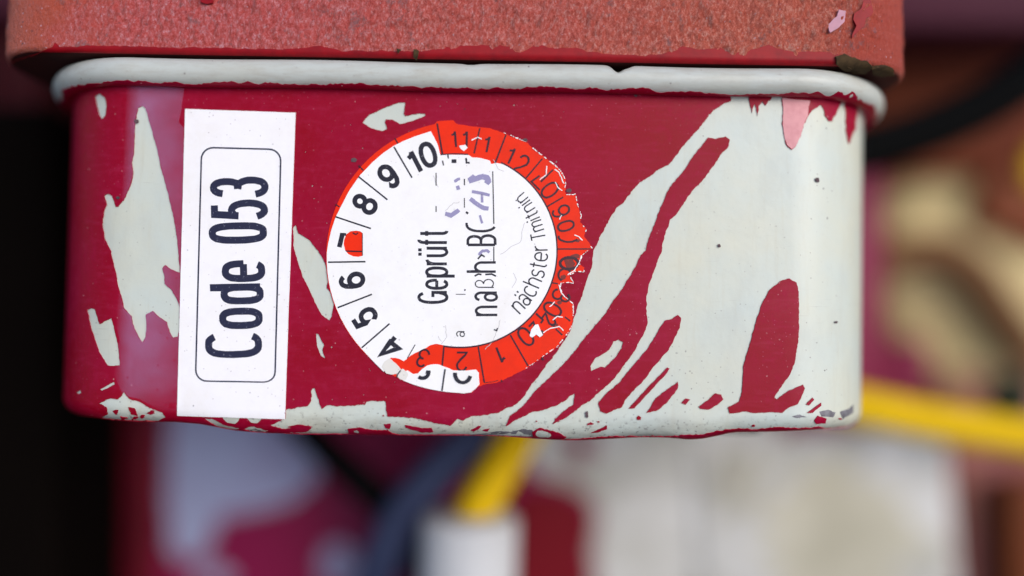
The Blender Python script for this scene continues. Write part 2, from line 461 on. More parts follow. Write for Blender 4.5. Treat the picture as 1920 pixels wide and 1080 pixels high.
    G['s'] = (.44, [arc(.22, .54, .2, .18, 30, 265, n=12)+arc(.22, .18, .22, .18, 85, -155, n=12)])
    G['i'] = (.02, [[(0, 0), (0, X)], [(0, .9), (0, 1.02)]])
    G['I'] = (.02, [[(0, 0), (0, 1)]])
    G['T'] = (.5, [[(0, 1), (.5, 1)], [(.25, 1), (.25, 0)]])
    return G
GL = glyphs(); GLC = glyphs(2.9)
def put(ch, x, y, ang, H, xs=1., wt=3., W=None, G=None):
    """strokes of one glyph; (x, y) = left end of its base line, ang = reading direction (deg, anticlockwise, picture y down)"""
    w_, st = (G or GL)[ch]
    if W is not None: xs = (W-wt)/(w_*(H-wt))
    out = []
    ca, sa = cos(R(ang)), sin(R(ang))
    for s_ in st:
        cl = isinstance(s_, tuple); pts = s_[1] if cl else s_
        q = []
        for (gx, gy) in pts:
            lx = wt/2+gx*xs*(H-wt); ly = wt/2+gy*(H-wt)
            q.append((x+lx*ca-ly*sa, y-(lx*sa+ly*ca)))
        out.append((q, wt/2, cl))
    return out
def adv(ch, H, xs, wt): return GL[ch][0]*xs*(H-wt)+wt
def line(*p, w=2.): return ([tuple(q) for q in p], w/2, False)
def outline(q, hw, cl):
    n = len(q); L = []; Rr = []
    for i in range(n):
        if cl: p0, p1, p2 = q[i-1], q[i], q[(i+1) % n]
        else: p0, p1, p2 = q[max(i-1, 0)], q[i], q[min(i+1, n-1)]
        def un(a, b):
            dx, dy = b[0]-a[0], b[1]-a[1]; l = math.hypot(dx, dy); return (dx/l, dy/l) if l > 1e-9 else None
        d1, d2 = un(p0, p1), un(p1, p2); d1 = d1 or d2; d2 = d2 or d1
        tx, ty = d1[0]+d2[0], d1[1]+d2[1]; l = math.hypot(tx, ty)
        if l < .2: tx, ty, l = d1[0], d1[1], 1
        tx, ty = tx/l, ty/l; k = hw/max(.45, tx*d1[0]+ty*d1[1])
        L.append((p1[0]-ty*k, p1[1]+tx*k)); Rr.append((p1[0]+ty*k, p1[1]-tx*k))
    return [L, Rr] if cl else [L+Rr[::-1]]
def print_on(name, surf, strokes, h, mat, parent, label=None, rag=0.):
    V = []; F = []; N = []
    groups = []
    for s_ in strokes:                                   # strokes that touch are merged into one outline
        bb = np.array(s_[0]); lo, hi = bb.min(0)-s_[1], bb.max(0)+s_[1]
        hit = [g for g in groups if (g[1] <= hi).all() and (lo <= g[2]).all()]
        for g in hit: groups.remove(g)
        ss = [s_]+[q for g in hit for q in g[0]]
        groups.append((ss, np.min([lo]+[g[1] for g in hit], 0), np.max([hi]+[g[2] for g in hit], 0)))
    rs = random.Random(5)
    for ss, _, _ in groups:
        loops = []
        for q, hw, cl in ss:
            for lp in outline(q, hw, cl):
                if rag: lp = [(a+rs.uniform(-rag, rag), b+rs.uniform(-rag, rag)) for a, b in lp]
                loops.append(lp)
        P2, T = cdt([], loops); cen = P2[T].mean(1); ins = np.zeros(len(T), bool)
        for q, hw, cl in ss:
            q2 = q+[q[0]] if cl else q
            for i in range(len(q2)-1):
                a, b = np.array(q2[i]), np.array(q2[i+1]); d = b-a; L2 = d@d
                if L2 < 1e-12: continue
                u = ((cen-a)@d)/L2; per = np.abs((cen-a)@np.array([-d[1], d[0]]))/math.sqrt(L2)
                ins |= (u > -.001) & (u < 1.001) & (per < hw+rag+.02)
                if 0 < i or cl: ins |= np.hypot(*(cen-a).T) < hw*.98
        T = T[ins]
        ST = np.array([surf.st(*p) for p in P2]); vv, nn = surf.at(ST[:, 0], ST[:, 1], h)
        if len(T) == 0: continue
        a, b, c = vv[T[:, 0]], vv[T[:, 1]], vv[T[:, 2]]
        fl = (np.cross(b-a, c-a)*nn[T[:, 0]]).sum(1) < 0; T[fl] = T[fl][:, ::-1]
        b0 = len(V); V += list(vv); N += list(nn); F += (T+b0).tolist()
    return mk(name, V, F, mat, parent, normals=N, label=label)

def each(name, surf, items, h, mat, parent, rag=0., labels=None):
    for it in items:
        print_on(name, surf, it if isinstance(it, list) else [it], h, mat, parent, rag=rag)
# ------------------------------------------------------------------ the can
can = empty('connector_housing', B)
tag(can, 'crimson painted metal housing with chipped grey-white enamel showing and two stickers on its front', 'metal housing')
XL, XR, RC = -9.20, 7.30, 2.05
plan = rrect(XL, XR, 0, 7.5, RC)
ZT, ZB, FR = 4.08, -2.60, .34
prof = [(0, ZT, 1, 0)]
for k in range(1, 13): prof.append((-.10*k/12, ZT+(ZB+FR-ZT)*k/12, 1, -.015))
for k in range(1, 13):
    a = pi/2*k/12; prof.append((-.10-FR+FR*cos(a), ZB+FR-FR*sin(a), cos(a), -sin(a)))
for o in (.8, 1.3, 1.7): prof.append((-o, ZB, 0, -1))
def smooth(a, b, x): 
    t = np.clip((x-a)/(b-a), 0, 1); return t*t*(3-2*t)
def boss(V, S, T):
    """pressed foot on the underside and a faint bow of the front"""
    V = V.copy()
    k = smooth(-1.9, -2.6, V[:, 2])*smooth(-6.4, -5.0, V[:, 0])*smooth(4.4, 3.3, V[:, 0])
    V[:, 2] -= .20*k*(1-.12*np.cos(V[:, 0]*2.1))
    V[:, 2] -= .03*np.sin(V[:, 0]*1.7+.6)*smooth(-1.9, -2.6, V[:, 2])
    return V
body = Surf(plan, prof, post=boss)
shell = body.mesh('enamelled_shell', ENAMEL, can, cap=True)

W = {}
BIG = [(536, 768.6), (577, 763), (584, 754.5), (584, 737), (589, 731), (598, 753), (603.5, 768), (616, 762), (640, 763), (684, 761.6), (687.5, 756), (722.7, 756), (726, 780), (780.7, 784), (816, 793), (844, 798), (858, 784.4), (868.7, 788), (882.8, 780), (911, 778), (939, 772), (963.7, 763), (978, 752), (989, 736), (1002, 715.6), (1015, 697), (1028, 679), (1043.7, 661), (1056.7, 640), (1069.6, 619.6), (1075, 599), (1087.5, 565), (1097.5, 535), (1102.5, 517.5), (1109, 502.5), (1112, 480), (1115, 466), (1127, 440), (1143, 412), (1155.6, 390), (1171, 377), (1187, 355), (1206, 338), (1218.5, 331.6), (1234, 319), (1253, 309.6), (1272, 287.5), (1284.7, 268.6), (1300, 251), (1314.6, 235.6), (1328.7, 215), (1344.5, 202.5), (1357, 194), (1369.7, 190), (1368, 176), (1368, 160), (1403, 160), (1403.6, 179), (1406.8, 201), (1410, 212), (1413, 198), (1416, 196), (1419.4, 218), (1422.5, 198), (1429, 190), (1435, 198), (1440, 190), (1444.6, 188), (1449, 176), (1449, 160), (1465, 160), (1465, 179), (1467.6, 207), (1466.6, 235.6), (1469.8, 257.6), (1474.5, 273), (1484, 281), (1492, 275), (1499.7, 257.6), (1506, 235.6), (1515.4, 216.7), (1528, 204), (1537.5, 197), (1542, 202.5), (1545, 215), (1553, 227.7), (1559.5, 227.7), (1565.8, 216.7), (1572, 201), (1578.4, 193), (1583, 193), (1584.7, 216.7), (1586, 251), (1591, 270), (1595.7, 257.6), (1603, 242), (1606, 210), (1607, 185), (1700, 185), (1700, 790), (1560, 812), (1450, 835), (1250, 845), (900, 850), (620, 845), (563, 814), (528, 810), (575, 808), (584, 802), (563, 798.5), (528, 804), (507, 797), (536, 784)]
chips = [
 (BIG, 0, .9),
 ([(179, 181), (188, 176), (198, 184), (200.6, 198.5), (199, 216), (192.6, 224), (187, 216), (183, 201)], 0, .4),
 ([(259, 203), (268, 198.5), (274, 204), (281.5, 231), (295, 278.5), (304, 320), (315.5, 361.5), (327, 412), (333, 450), (336, 480), (338, 511), (321.5, 505), (310.5, 497), (305, 503.6), (309, 518), (309, 532), (321.5, 543), (331, 559), (337, 574.5), (337, 618.5), (334, 631), (324.7, 633), (318, 621.7), (313.6, 604), (299.5, 595), (287, 583), (274, 590), (275, 606), (274, 631), (268, 642), (260, 631), (249, 606), (247.5, 593), (233, 577.6), (224, 543), (216, 505), (210, 480), (209, 471), (197.6, 450), (192.6, 421), (195.5, 397), (200.6, 385), (196.4, 367.4), (203, 364), (211, 367.4), (217.8, 388), (222, 388), (232.6, 376), (244.4, 349.6), (250.4, 326), (247.4, 305), (251.8, 290), (253.3, 237)], 0, .5),
 ([(164, 581), (172, 578), (179, 580), (187.7, 607.5), (197, 602), (209.7, 596), (214.5, 612), (222, 644), (225.5, 684.7), (214.5, 686), (202, 684.7), (186, 659.5), (173.5, 621.7)], 0, .5),
 ([(187.7, 730), (214.5, 716), (216, 721), (192, 733)], 0, .4), ([(144, 736), (151.5, 731), (154, 736), (148, 739)], 0, .3),
 ([(186, 757), (205, 747.6), (220.8, 749), (233, 735.7), (242.8, 747.6), (258.5, 752), (280.6, 765), (305.8, 773), (311.4, 782), (293, 790), (255, 797), (224, 795), (180, 785.4), (192, 780.7), (202.5, 776), (200, 763)], 0, .9),
 ([(241, 763), (252, 765), (258.5, 779), (246, 776)], 1, .8), ([(212, 770), (222, 768), (219, 777)], 1, .8), ([(226, 780), (240, 783), (229, 787)], 1, .8),
 ([(550, 427), (555, 422), (560, 438), (577, 448), (597, 470), (610, 493), (617, 520), (613, 540), (622, 550), (627, 567), (623, 593), (618, 601), (603, 590), (590, 567), (580, 543), (567, 517), (557, 487), (550, 460)], 0, .6),
 ([(593, 625), (598, 627), (608, 647), (605, 657), (610, 672), (603, 668), (595, 650)], 0, .5),
 ([(680, 230), (693, 215), (720, 203), (747, 193), (760, 193), (757, 213), (760, 218), (787, 213), (798, 214), (797, 218), (773, 227), (750, 233), (737, 225), (724, 224), (722, 230), (726, 242), (717, 246), (697, 241)], 0, .5),
 ([(380, 782.7), (397.6, 784), (418.7, 795), (450, 802), (436, 807), (418.7, 804), (394, 791.5)], 0, .7),
 ([(455, 803), (470, 799), (488, 801), (505, 806), (496, 811), (470, 808)], 0, 1.2),
 ([(1327, 258), (1341, 261), (1360, 256), (1368, 262), (1365, 276.5), (1354, 286), (1341, 306.4), (1335, 314), (1322.4, 333), (1306.7, 349), (1288, 371), (1275, 391.4), (1266, 404), (1256, 412), (1251.6, 427.6), (1245, 443.4), (1239, 475), (1231, 494), (1218, 530), (1212, 560), (1212, 586), (1213.5, 606.7), (1207, 625), (1199, 640), (1189, 658.5), (1178.5, 674), (1168, 687), (1155, 705), (1139.6, 723), (1121.5, 741.5), (1106, 757), (1095.6, 761), (1077.4, 772.6), (1062, 783), (1036, 794.6), (1043.7, 783), (1056.7, 772.6), (1075, 762), (1077.4, 742.8), (1069.6, 746.7), (1062, 754.5), (1038.5, 765), (1018, 771), (1002, 772.6), (973.7, 784), (948, 798.5), (955.6, 780), (968.5, 772.6), (986.7, 758), (1007, 732), (1028, 710), (1054, 686), (1075, 662), (1095.6, 635), (1116, 609), (1134.5, 588.5), (1152.6, 560), (1160, 552.5), (1192, 500), (1201, 478), (1210.7, 470), (1218.5, 443), (1228, 418), (1237.4, 390), (1256, 350.5), (1281.5, 320.6), (1300, 292), (1316, 273)], 1, .7),
 ([(1108.5, 696), (1107, 687), (1116, 671.5), (1126.7, 666), (1142, 656), (1150, 640), (1159, 637), (1168, 641.7), (1165.6, 653), (1152.6, 671.5), (1134.5, 689), (1125, 687.6)], 0, .5),
 ([(1246, 601.5), (1256, 599), (1270.6, 590.6), (1276.5, 596), (1274.5, 614.4), (1264, 635), (1253.7, 656), (1238, 674), (1220, 695), (1204.5, 715.6), (1189, 733.7), (1173, 752), (1165.6, 766), (1150, 770.5), (1137, 776.5), (1125, 772.6), (1121.5, 759.6), (1137, 741.5), (1160, 718), (1183.7, 689.6), (1209.6, 658.5), (1230, 627.4)], 1, .6),
 ([(1251, 689), (1255, 691), (1246, 705), (1233, 718), (1222.6, 731), (1204.5, 752), (1189, 767.4), (1178.5, 767.4), (1196.7, 749), (1220, 720.7)], 1, .4),
 ([(1270.6, 715.6), (1271, 726), (1264, 741.5), (1251, 757), (1233, 770), (1212, 775), (1227.8, 752), (1251, 731), (1259, 724.6)], 1, .7),
 ([(1277, 759), (1285, 751), (1294, 753), (1285, 762)], 1, .4),
 ([(1309.5, 765), (1329, 752), (1342, 739), (1352, 741.5), (1356, 750.6), (1344.5, 761), (1329, 769.5), (1313, 768.7)], 1, .5),
 ([(1463, 527), (1480, 522), (1493, 530), (1497, 547), (1497, 593), (1498, 613), (1496, 643), (1490, 677), (1482, 700), (1466.5, 721), (1452, 745), (1456, 749), (1477, 733), (1505, 721), (1508.7, 728), (1501.7, 745.7), (1494.6, 758), (1477, 765), (1466.5, 774), (1442, 773), (1413.7, 774.6), (1396, 772), (1368, 775.6), (1364.4, 765), (1385.5, 752.8), (1391, 735), (1392.6, 705), (1393, 687), (1403, 653), (1410, 627), (1418, 600), (1427, 573), (1443, 543)], 1, .6),
 ([(1510.5, 758), (1522.8, 745), (1526, 749), (1516, 760)], 1, .4), ([(1512, 774), (1538.6, 754.5), (1539, 760), (1522.8, 774)], 1, .5),
 ([(1526, 788), (1533, 779), (1549, 784.4), (1547, 793), (1530, 794)], 1, .6),
 ([(1108.5, 811), (1121.5, 805), (1138, 797), (1138, 803.7), (1121.5, 810)], 1, .5),
 ([(1193, 783), (1197, 779), (1202, 782), (1201, 787), (1195, 787)], 1, .5),
 ([(998, 809), (1015, 802), (1049, 811.5), (1062, 819), (1050, 826), (1000, 826)], 1, .8),
 ([(1095.6, 821), (1142, 817), (1200, 818.5), (1282, 815.5), (1313, 814), (1344.5, 807), (1365, 805), (1385, 802), (1420, 805), (1455, 801), (1500, 803), (1535, 799), (1545, 802), (1540, 812), (1400, 820), (1303, 830), (1100, 830)], 1, .9),
 ([(652, 804), (678.7, 802), (700, 806), (724.5, 807), (740, 812.6), (738.5, 828), (654, 826)], 1, .8),
 ([(750, 820), (800, 818), (850, 821), (905, 820), (905, 830), (750, 830)], 1, .9),
 ([(759.6, 796.8), (788, 802), (809, 802), (812.4, 809), (791, 810), (761, 801)], 1, .6),
 ([(882.8, 805.6), (897, 798.5), (902, 798.5), (897, 804), (888, 808)], 1, .5),
 ([(905, 806), (918, 803), (914, 808)], 1, .5), ([(720, 795), (733, 794), (731, 803), (722, 801)], 1, .9),
 ([(540, 800), (560, 796), (586, 800), (565, 803)], 1, .5),
]
LC = [k for k, c_ in enumerate(chips) if c_[1] == 0 and max(p[0] for p in c_[0]) < 342]
chips_src = list(chips)
# little flakes scattered where the enamel shows low on the can
rf = random.Random(11)
for k in range(20):
    x = rf.choice([rf.uniform(545, 1000), rf.uniform(1000, 1600), rf.uniform(190, 300)]); y = rf.uniform(776, 812) if x > 320 else rf.uniform(770, 790)
    r_ = rf.uniform(1.2, 3.8)
    chips.append(([(x+r_*rf.uniform(.6, 2.2)*cos(a), y+r_*rf.uniform(.4, 1.1)*sin(a)) for a in np.arange(0, 6.2, .8)], 1 if rf.random() < .8 else 0, .3))
for k in range(60):                                      # pin-head chips in the red
    x = rf.uniform(560, 1110); y = rf.uniform(180, 790); r_ = rf.uniform(.7, 1.9)
    chips.insert(1, ([(x+r_*rf.uniform(.6, 1.2)*cos(a), y+r_*rf.uniform(.6, 1.2)*sin(a)) for a in np.arange(0, 6.2, 1.1)], 0, .0))

SM, TM = body.ps[-1], body.pt[-1]
dom = [(0.01, .02), (SM-.01, .02), (SM-.01, body.pt[-3]), (.01, body.pt[-3])]
loops = []; vals = []
for k, (poly, v, amp) in enumerate(chips):
    pj = jag(poly, amp*1.5, 3.4, k) if amp else poly
    q = []
    for (x, y) in pj:
        s_, t_ = body.st(min(x, 1640), y)
        if x > 1640: s_ = SM-.02
        q.append((s_, t_))
    loops.append(q); vals.append(v)
gs = [s_ for s_ in np.arange(.2, SM, .45)]
cl0 = body.ps[(np.abs(body.pp[:, 0]-(XL+RC)) < .02) & (body.pp[:, 1] < .1)][0]
cr0 = body.ps[(np.abs(body.pp[:, 0]-(XR-RC)) < .3) & (body.pp[:, 1] < .1)][0]
gs += list(np.arange(cl0-3.4, cl0+.2, .08))+list(np.arange(cr0-.2, cr0+3.6, .08))
gt = list(np.arange(.3, 6.2, .5))+list(np.arange(body.pt[12]-.05, body.pt[24]+.1, .055))
P2, F = cdt([(a, b) for a in gs for b in gt if a < SM-.02 and b < body.pt[-3]-.02], loops+[dom])
cen = P2[F].mean(1); keep = pip(cen, dom)
for lp, v in zip(loops, vals):
    keep[pip(cen, lp)] = bool(v)
HP = .018
relief('crimson_paint_coat', P2, F, keep & pip(cen, dom), lambda P, h: body.at(P[:, 0], P[:, 1], h), HP, .018, RED, can,
       label='crimson paint coat flaked away in jagged patches')

ft = rbox('rubber_foot', 4.35, 5.25, 1.9, 2.8, -2.80, -2.56, .11, m_plain('black_foot_rubber', lin(20, 14, 16), rough=.8, spec=.1), can)
# bare metal and stains low on the edge, primer residue near the rim, film with a painted sky sheen on the left
for poly in ([(914, 812), (940, 808), (958, 810), (981, 804), (998, 806), (1000, 822), (940, 824), (905, 822)],
             [(1536, 772), (1552, 768), (1566, 773), (1562, 782), (1540, 781)], [(1575, 772), (1592, 766), (1600, 758), (1598, 775), (1580, 786)],
             [(905, 820), (925, 814), (930, 823)], [(1485, 780), (1500, 777), (1512, 782), (1495, 784)], [(468, 806), (480, 803), (492, 808), (478, 811)]):
    patch('bare_steel_patch', body, [(jag(poly, 1.2, 4, 3), True)], .006, .008, METAL, can)
patch('pink_primer_patch', body, [(jag([(1466, 184), (1490, 187), (1518, 189), (1515, 201), (1514, 217), (1506, 235), (1499.7, 257), (1491, 275), (1484, 280), (1475, 272), (1470, 257), (1467, 235), (1468, 207)], .5, 5, 4), True)], HP+.004, .02, PINK, can, label='pale pink patch of thin primer below the rim')
patch('chalky_sheen_film', body, [(jag([(232, 158), (346, 166), (341, 205), (336, 230), (345, 240), (345, 500), (340, 770), (300, 768), (262, 748), (232, 742), (216, 705), (214, 660), (226, 640), (214, 585), (222, 560), (236, 500), (236, 400), (226, 350), (229, 250)], .3, 8, 9), True)]+[(jag(chips_src[k][0], chips_src[k][2]*1.5, 3.4, k), False) for k in LC], HP+.003, .001, FILM, can, step=14, label='painted sky sheen on chalky red paint left of the white sticker')

for (x_, y_, a_, b_) in ((257, 228, 5, 4.5), (664, 301, 6, 4.5), (1067, 358, 5.5, 4), (985, 263, 6, 3), (223, 371, 3.5, 3), (980, 266, 3, 3), (1348, 461, 3, 3.4), (1531, 338, 4, 4.5), (1100, 778, 3, 6), (1566, 604, 3, 2.4), (1192, 180, 3, 2.6)):
    patch('grime_spot', body, [([(x_+a_*random.uniform(.7, 1.15)*cos(t), y_+b_*random.uniform(.7, 1.15)*sin(t)) for t in np.arange(0, 6.2, .5)], True)], HP+.012, .012, GRIME, can)
# rim: a rolled bead
BO, BR = .145, .258
rimc = 3.968
prim = [(BO+BR*cos(a), rimc+BR*sin(a), cos(a), sin(a)) for a in np.radians(np.arange(170, -171, -10))]
s0 = plan[0]
Sr = np.unique(np.round(np.concatenate([s0, np.arange(cl0, cr0, .12), np.arange(cl0+8.2, cl0+10.6, .02)]), 4))
def dents(V, S, T):
    V = V.copy()
    def g(x, wd): return np.exp(-((V[:, 0]-x)/wd)**2)
    up = smooth(.0, .22, V[:, 2]-rimc)*(V[:, 1] < 1)
    V[:, 2] -= up*(.11*g(1.93, .14)+.03*g(2.12, .08)+.015*g(-.85, .14))
    V[:, 1] += up*(.07*g(1.93, .11)+.03*g(-.85, .14))
    V[:, 2] += (V[:, 1] < 1)*.012*np.sin(V[:, 0]*1.3)
    return V
rim = Surf(plan, prim, S=Sr, post=dents)
rim_o = rim.mesh('rolled_rim', RIM, can); rim_o['label'] = 'white rolled rim with two small dents'
# paint creeping up the underside of the bead
Rt = rim.pt; tb = np.interp(90+68, np.arange(0, 341, 10)-80, Rt)  # parameter of the lower flank
ta_of = lambda deg: np.interp(170-deg, np.arange(0, 341, 10), Rt)
rs = random.Random(3); top = []; off = 0
for s_ in np.arange(.1, SM-.1, .045):
    off = off*.8+rs.uniform(-1, 1)*.5
    x = np.interp(s_, plan[0], plan[1][:, 0]); y = np.interp(s_, plan[0], plan[1][:, 1])
    lift = 0
    if y < 3 and x > 0: lift = 26*math.exp(-((s_-(cr0+1.1))/.42)**2)*(.7+.5*math.sin(s_*19))
    top.append((s_, ta_of(-62+off*13+lift)))
lp = top+[(SM-.1, ta_of(-165)), (.1, ta_of(-165))]
P2, F = cdt([(s_, t_) for s_ in np.arange(.2, SM-.2, .12) for t_ in np.linspace(ta_of(-70), ta_of(-160), 8)], [lp])
relief('paint_edge', P2, F, pip(P2[F].mean(1), lp), lambda P, h: rim.at(P[:, 0], P[:, 1], h), .010, .012, RED, can)

# ------------------------------------------------------------------ code sticker
st1 = patch('code_sticker', body, [(jag([(348, 205), (555, 212), (535, 785), (333, 778)], .25, 12, 2), True)], HP+.014, .014, WHITE, can, step=25,
            label='white rectangular sticker printed Code 053 in a rounded frame')
hs = HP+.0165
fr = []
def corner(cx, cy, r_, a0, a1): return [(cx+r_*cos(R(a)), cy-r_*sin(R(a))) for a in np.arange(a0, a1-.1 if a1 < a0 else a1+.1, -15 if a1 < a0 else 15)]
TW = 1.8
def rotp(p, c, a): 
    ca, sa = cos(R(a)), sin(R(a)); dx, dy = p[0]-c[0], p[1]-c[1]; return (c[0]+dx*ca-dy*sa, c[1]+dx*sa+dy*ca)
fx0, fx1, fy0, fy1 = 373.5, 522, 279, 717
loop_ = corner(fx0+22, fy0+22, 22, 180, 90)+corner(fx1-22, fy0+22, 22, 90, 0)+corner(fx1-22, fy1-22, 22, 0, -90)+corner(fx0+22, fy1-22, 22, -90, -180)
loop_ = [rotp(p, ((fx0+fx1)/2, 498), TW-.3) for p in loop_]
print_on('frame_line', body, [(loop_, 1.5, True)], hs, INKB, st1)
def code(ch, x0, x1, y0, y1, cap=None):
    # reads upwards: base line at the right (x1), reading starts at the bottom (y1)
    Hh = cap or (x1-x0)
    return put(ch, x1, y1, 90, Hh, wt=11.5, W=(y1-y0), G=GLC)
K = [('C', 385, 492, 620, 670), ('o', 385, 493, 576, 616), ('d', 388, 495, 531, 570), ('e', 390, 498, 487, 528), ('0', 392, 501, 416, 456), ('5', 396, 503, 374, 413), ('3', 394, 504, 331, 370)]
for ch, a, b, c, d in K:
    st_ = put(ch, b+1, d, 91.2, (b-a), wt=13.2, W=(d-c), G=GLC)
    o = print_on('letter' if ch.isalpha() else 'digit', body, st_, hs, INKB, st1, rag=.25)

# ------------------------------------------------------------------ round inspection sticker
cx, cy, rr = 868, 484, 256
def cpt(deg, r_=rr, c=(868, 484)): return (c[0]+r_*cos(R(deg)), c[1]-r_*sin(R(deg)))
tear = [(820, 228), (850, 226), (855, 232), (860, 234), (897, 239), (920, 241), (945, 250), (970, 260), (990, 269), (1002, 281), (1020, 295), (1040, 310), (1050, 320), (1060, 337), (1059, 360), (1062, 366), (1080, 365), (1082, 382), (1090, 405), (1087, 417), (1099, 431), (1095, 442), (1110, 466), (1095, 475), (1090, 480), (1090, 484), (1085, 495), (1096, 502), (1095, 511), (1080, 509), (1067, 516), (1076, 532), (1067, 530), (1052, 531), (1050, 540), (1057, 555), (1075, 570), (1075, 590), (1071, 615), (1060, 630), (1045, 650), (1020, 667), (985, 692), (960, 705), (935, 716), (890, 729)]
tearj = jag(tear[:5], .4, 6, 1, closed=False)+jag(tear[5:], 1.3, 4, 5, closed=False)
org = tearj+[cpt(a) for a in np.arange(-86, -262, -4)]
st2 = patch('inspection_sticker', body, [(org, True)], HP+.014, .014, ORANGE, can, step=24, label='round torn inspection sticker, orange ring under a white month dial')
h1, h2, h3 = HP+.022, HP+.0245, HP+.031
inn = lambda a, r_=180: cpt(a, r_, (863, 470))
# white top layer: dial side and inner disc in one torn sheet
Wm = jag([(826, 291), (822, 275), (816, 262), (808, 247)], .8, 4, 1, closed=False)
Wm += [(780, 256), (760, 264), (739, 274), (720, 287), (700, 304), (675, 330), (655, 359), (640, 388), (630, 408), (622, 432), (616, 458)]
Wm += [cpt(a, 254.5) for a in np.arange(178, 224, 4)]+[(700, 677), (712, 689), (720, 697), (726, 690), (731, 674)]
Wm += jag([(733, 671), (742, 671), (750, 673), (757, 677), (762, 674), (775, 664), (790, 656), (800, 652), (808, 647), (816, 645)], .7, 4, 2, closed=False)
Wm += [inn(a) for a in np.arange(-104, 68, 4)]
Wm += jag([(930, 306), (921, 308), (919, 302), (905, 298), (885, 296), (880, 292), (866, 291)], .8, 4, 4, closed=False)
hole7 = [(664+19*cos(R(a)), 457-24*sin(R(a))) for a in range(30, 331, 15)]
hole7 = [(681, 438)]+[(min(x, 681), y) for x, y in [(676, 434), (668, 433), (658, 434), (650, 440), (646, 450), (645, 458), (648, 470), (654, 477), (663, 481), (672, 482), (681, 480)]]
patch('white_dial_layer', body, [(Wm, True), (hole7, False)], h1, .010, WHITE2, st2, step=24, label='white top layer with month dial, torn at its lower left')
W2 = jag([(753, 697), (765, 694), (775, 701), (784, 700), (790, 694), (800, 686), (812, 683), (822, 683), (835, 688), (850, 694), (862, 695), (893, 693), (898, 699), (899, 722), (893, 730), (884, 739), (870, 741)], .6, 4, 7, closed=False)+[cpt(a, 256) for a in (-92, -96, -100, -104, -108, -112)]+[(757, 714), (748, 707)]
patch('torn_white_scrap', body, [(W2, True)], h1+.002, .010, WHITE2, st2, step=24)
patch('torn_white_scrap', body, [(jag([(721, 678), (731, 672), (745, 684), (752, 692), (750, 700), (738, 702), (725, 700), (716, 688)], .9, 4, 8), True)], h1+.006, .010, CREAM, st2)
patch('torn_white_scrap', body, [(jag([(746, 695), (756, 691), (766, 700), (762, 712), (752, 712), (744, 704)], .9, 4, 9), True)], h1+.008, .010, CREAM, st2)
patch('torn_white_scrap', body, [(jag([(861, 274), (873, 272), (877, 278), (870, 284), (864, 280)], .4, 4, 9), True)], h1, .008, WHITE2, st2)
patch('torn_white_scrap', body, [(jag([(993, 630), (996, 618), (1003, 609), (1009, 608), (1012, 616), (1018, 628), (1012, 632), (1005, 627), (998, 633)], .3, 4, 9), True)], h1+.004, .008, WHITE2, st2)
SCUFF = m_ink('dark_scuff', lin(112, 30, 26), lin(190, 50, 30), .9)
for (x_, y_, a_, b_) in ((1067, 494, 10, 13), (1078, 481, 9, 5), (1056, 520, 6, 5), (1049, 567, 6, 4), (1040, 610, 7, 4), (1083, 452, 5, 3)):
    patch('dark_scuff', body, [(jag([(x_+a_*random.uniform(.7, 1.2)*cos(t), y_+b_*random.uniform(.7, 1.2)*sin(t)) for t in np.arange(0, 6.2, .6)], .8, 3, 2), True)], h1-.0055, .002, SCUFF, st2)
# curled white paper edge along the tear
ce = []
rs = random.Random(21)
for a, b in zip(tear[6:-4], tear[7:-3]):
    k = max(1, int(math.hypot(b[0]-a[0], b[1]-a[1])/4))
    for j in range(k):
        if rs.random() < .62:
            f, g = j/k, (j+rs.uniform(.5, 1.1))/k
            o1, o2 = rs.uniform(-1, .6), rs.uniform(-1, .6)
            ce.append(line((a[0]+(b[0]-a[0])*f+o1, a[1]+(b[1]-a[1])*f+o2), (a[0]+(b[0]-a[0])*g+o2, a[1]+(b[1]-a[1])*g+o1), w=rs.uniform(.7, 1.9)))
for pl in ([(1025, 312), (1024, 328), (1012, 338)], [(1040, 318), (1048, 324), (1057, 345)], [(1041, 342), (1046, 352), (1054, 358)], [(1053, 404), (1049, 412)], [(1077, 441), (1085, 444), (1092, 451)],
           [(1048, 534), (1052, 548), (1058, 556)], [(1036, 600), (1045, 593), (1055, 595)], [(1018, 624), (1030, 616), (1048, 612), (1056, 620)], [(1085, 494), (1077, 507), (1064, 516)], [(884, 264), (896, 258), (903, 262)], [(1030, 575), (1040, 566)]):
    ce.append((jag(pl, .8, 3, 3, closed=False), .8, False))
for i, s_ in enumerate(ce): pass
print_on('torn_paper_edge', body, ce, h2, WHITE2, st2, rag=.3)['kind'] = 'stuff'
# printed lines on the orange
ol = [line((820, 232), (830, 291), w=3.4), line((900, 241), (889, 288), w=3), line((949, 253), (928, 307), w=3.2), line((1017, 298), (982, 339), w=3), line((1056, 370), (1020, 391), w=3), line((1106, 467), (1042, 467), w=2.6),
      line((1034, 530), (1046, 532), w=2.4), line((1059, 594), (1069, 602), w=2.6), line((1042, 617), (1054, 628), w=3), line((957, 628), (990, 686), w=3), line((897, 650), (908, 717), w=3), line((833, 648), (829, 688), w=3.2),
      line((940, 712), (941, 716), w=3), line((1016, 670), (1019, 675), w=3), line((741, 260), (747, 271), w=2.6), line((673, 311), (682, 320), w=2.6), line((630, 384), (637, 388), w=2.4),
      line((908, 718), (925, 716), (934, 713), w=1.2)]
each('division_line', body, ol, h1-.004, INKO, st2, rag=.3)
ia = [inn(a, 181.5) for a in np.arange(-100, 68, 3)]
each('ring_inner_line', body, [(ia, 1.3, False), line((826, 291), (850, 289), (878, 290), w=1.8)], h1-.0045+.006, INKO, st2, rag=.2)
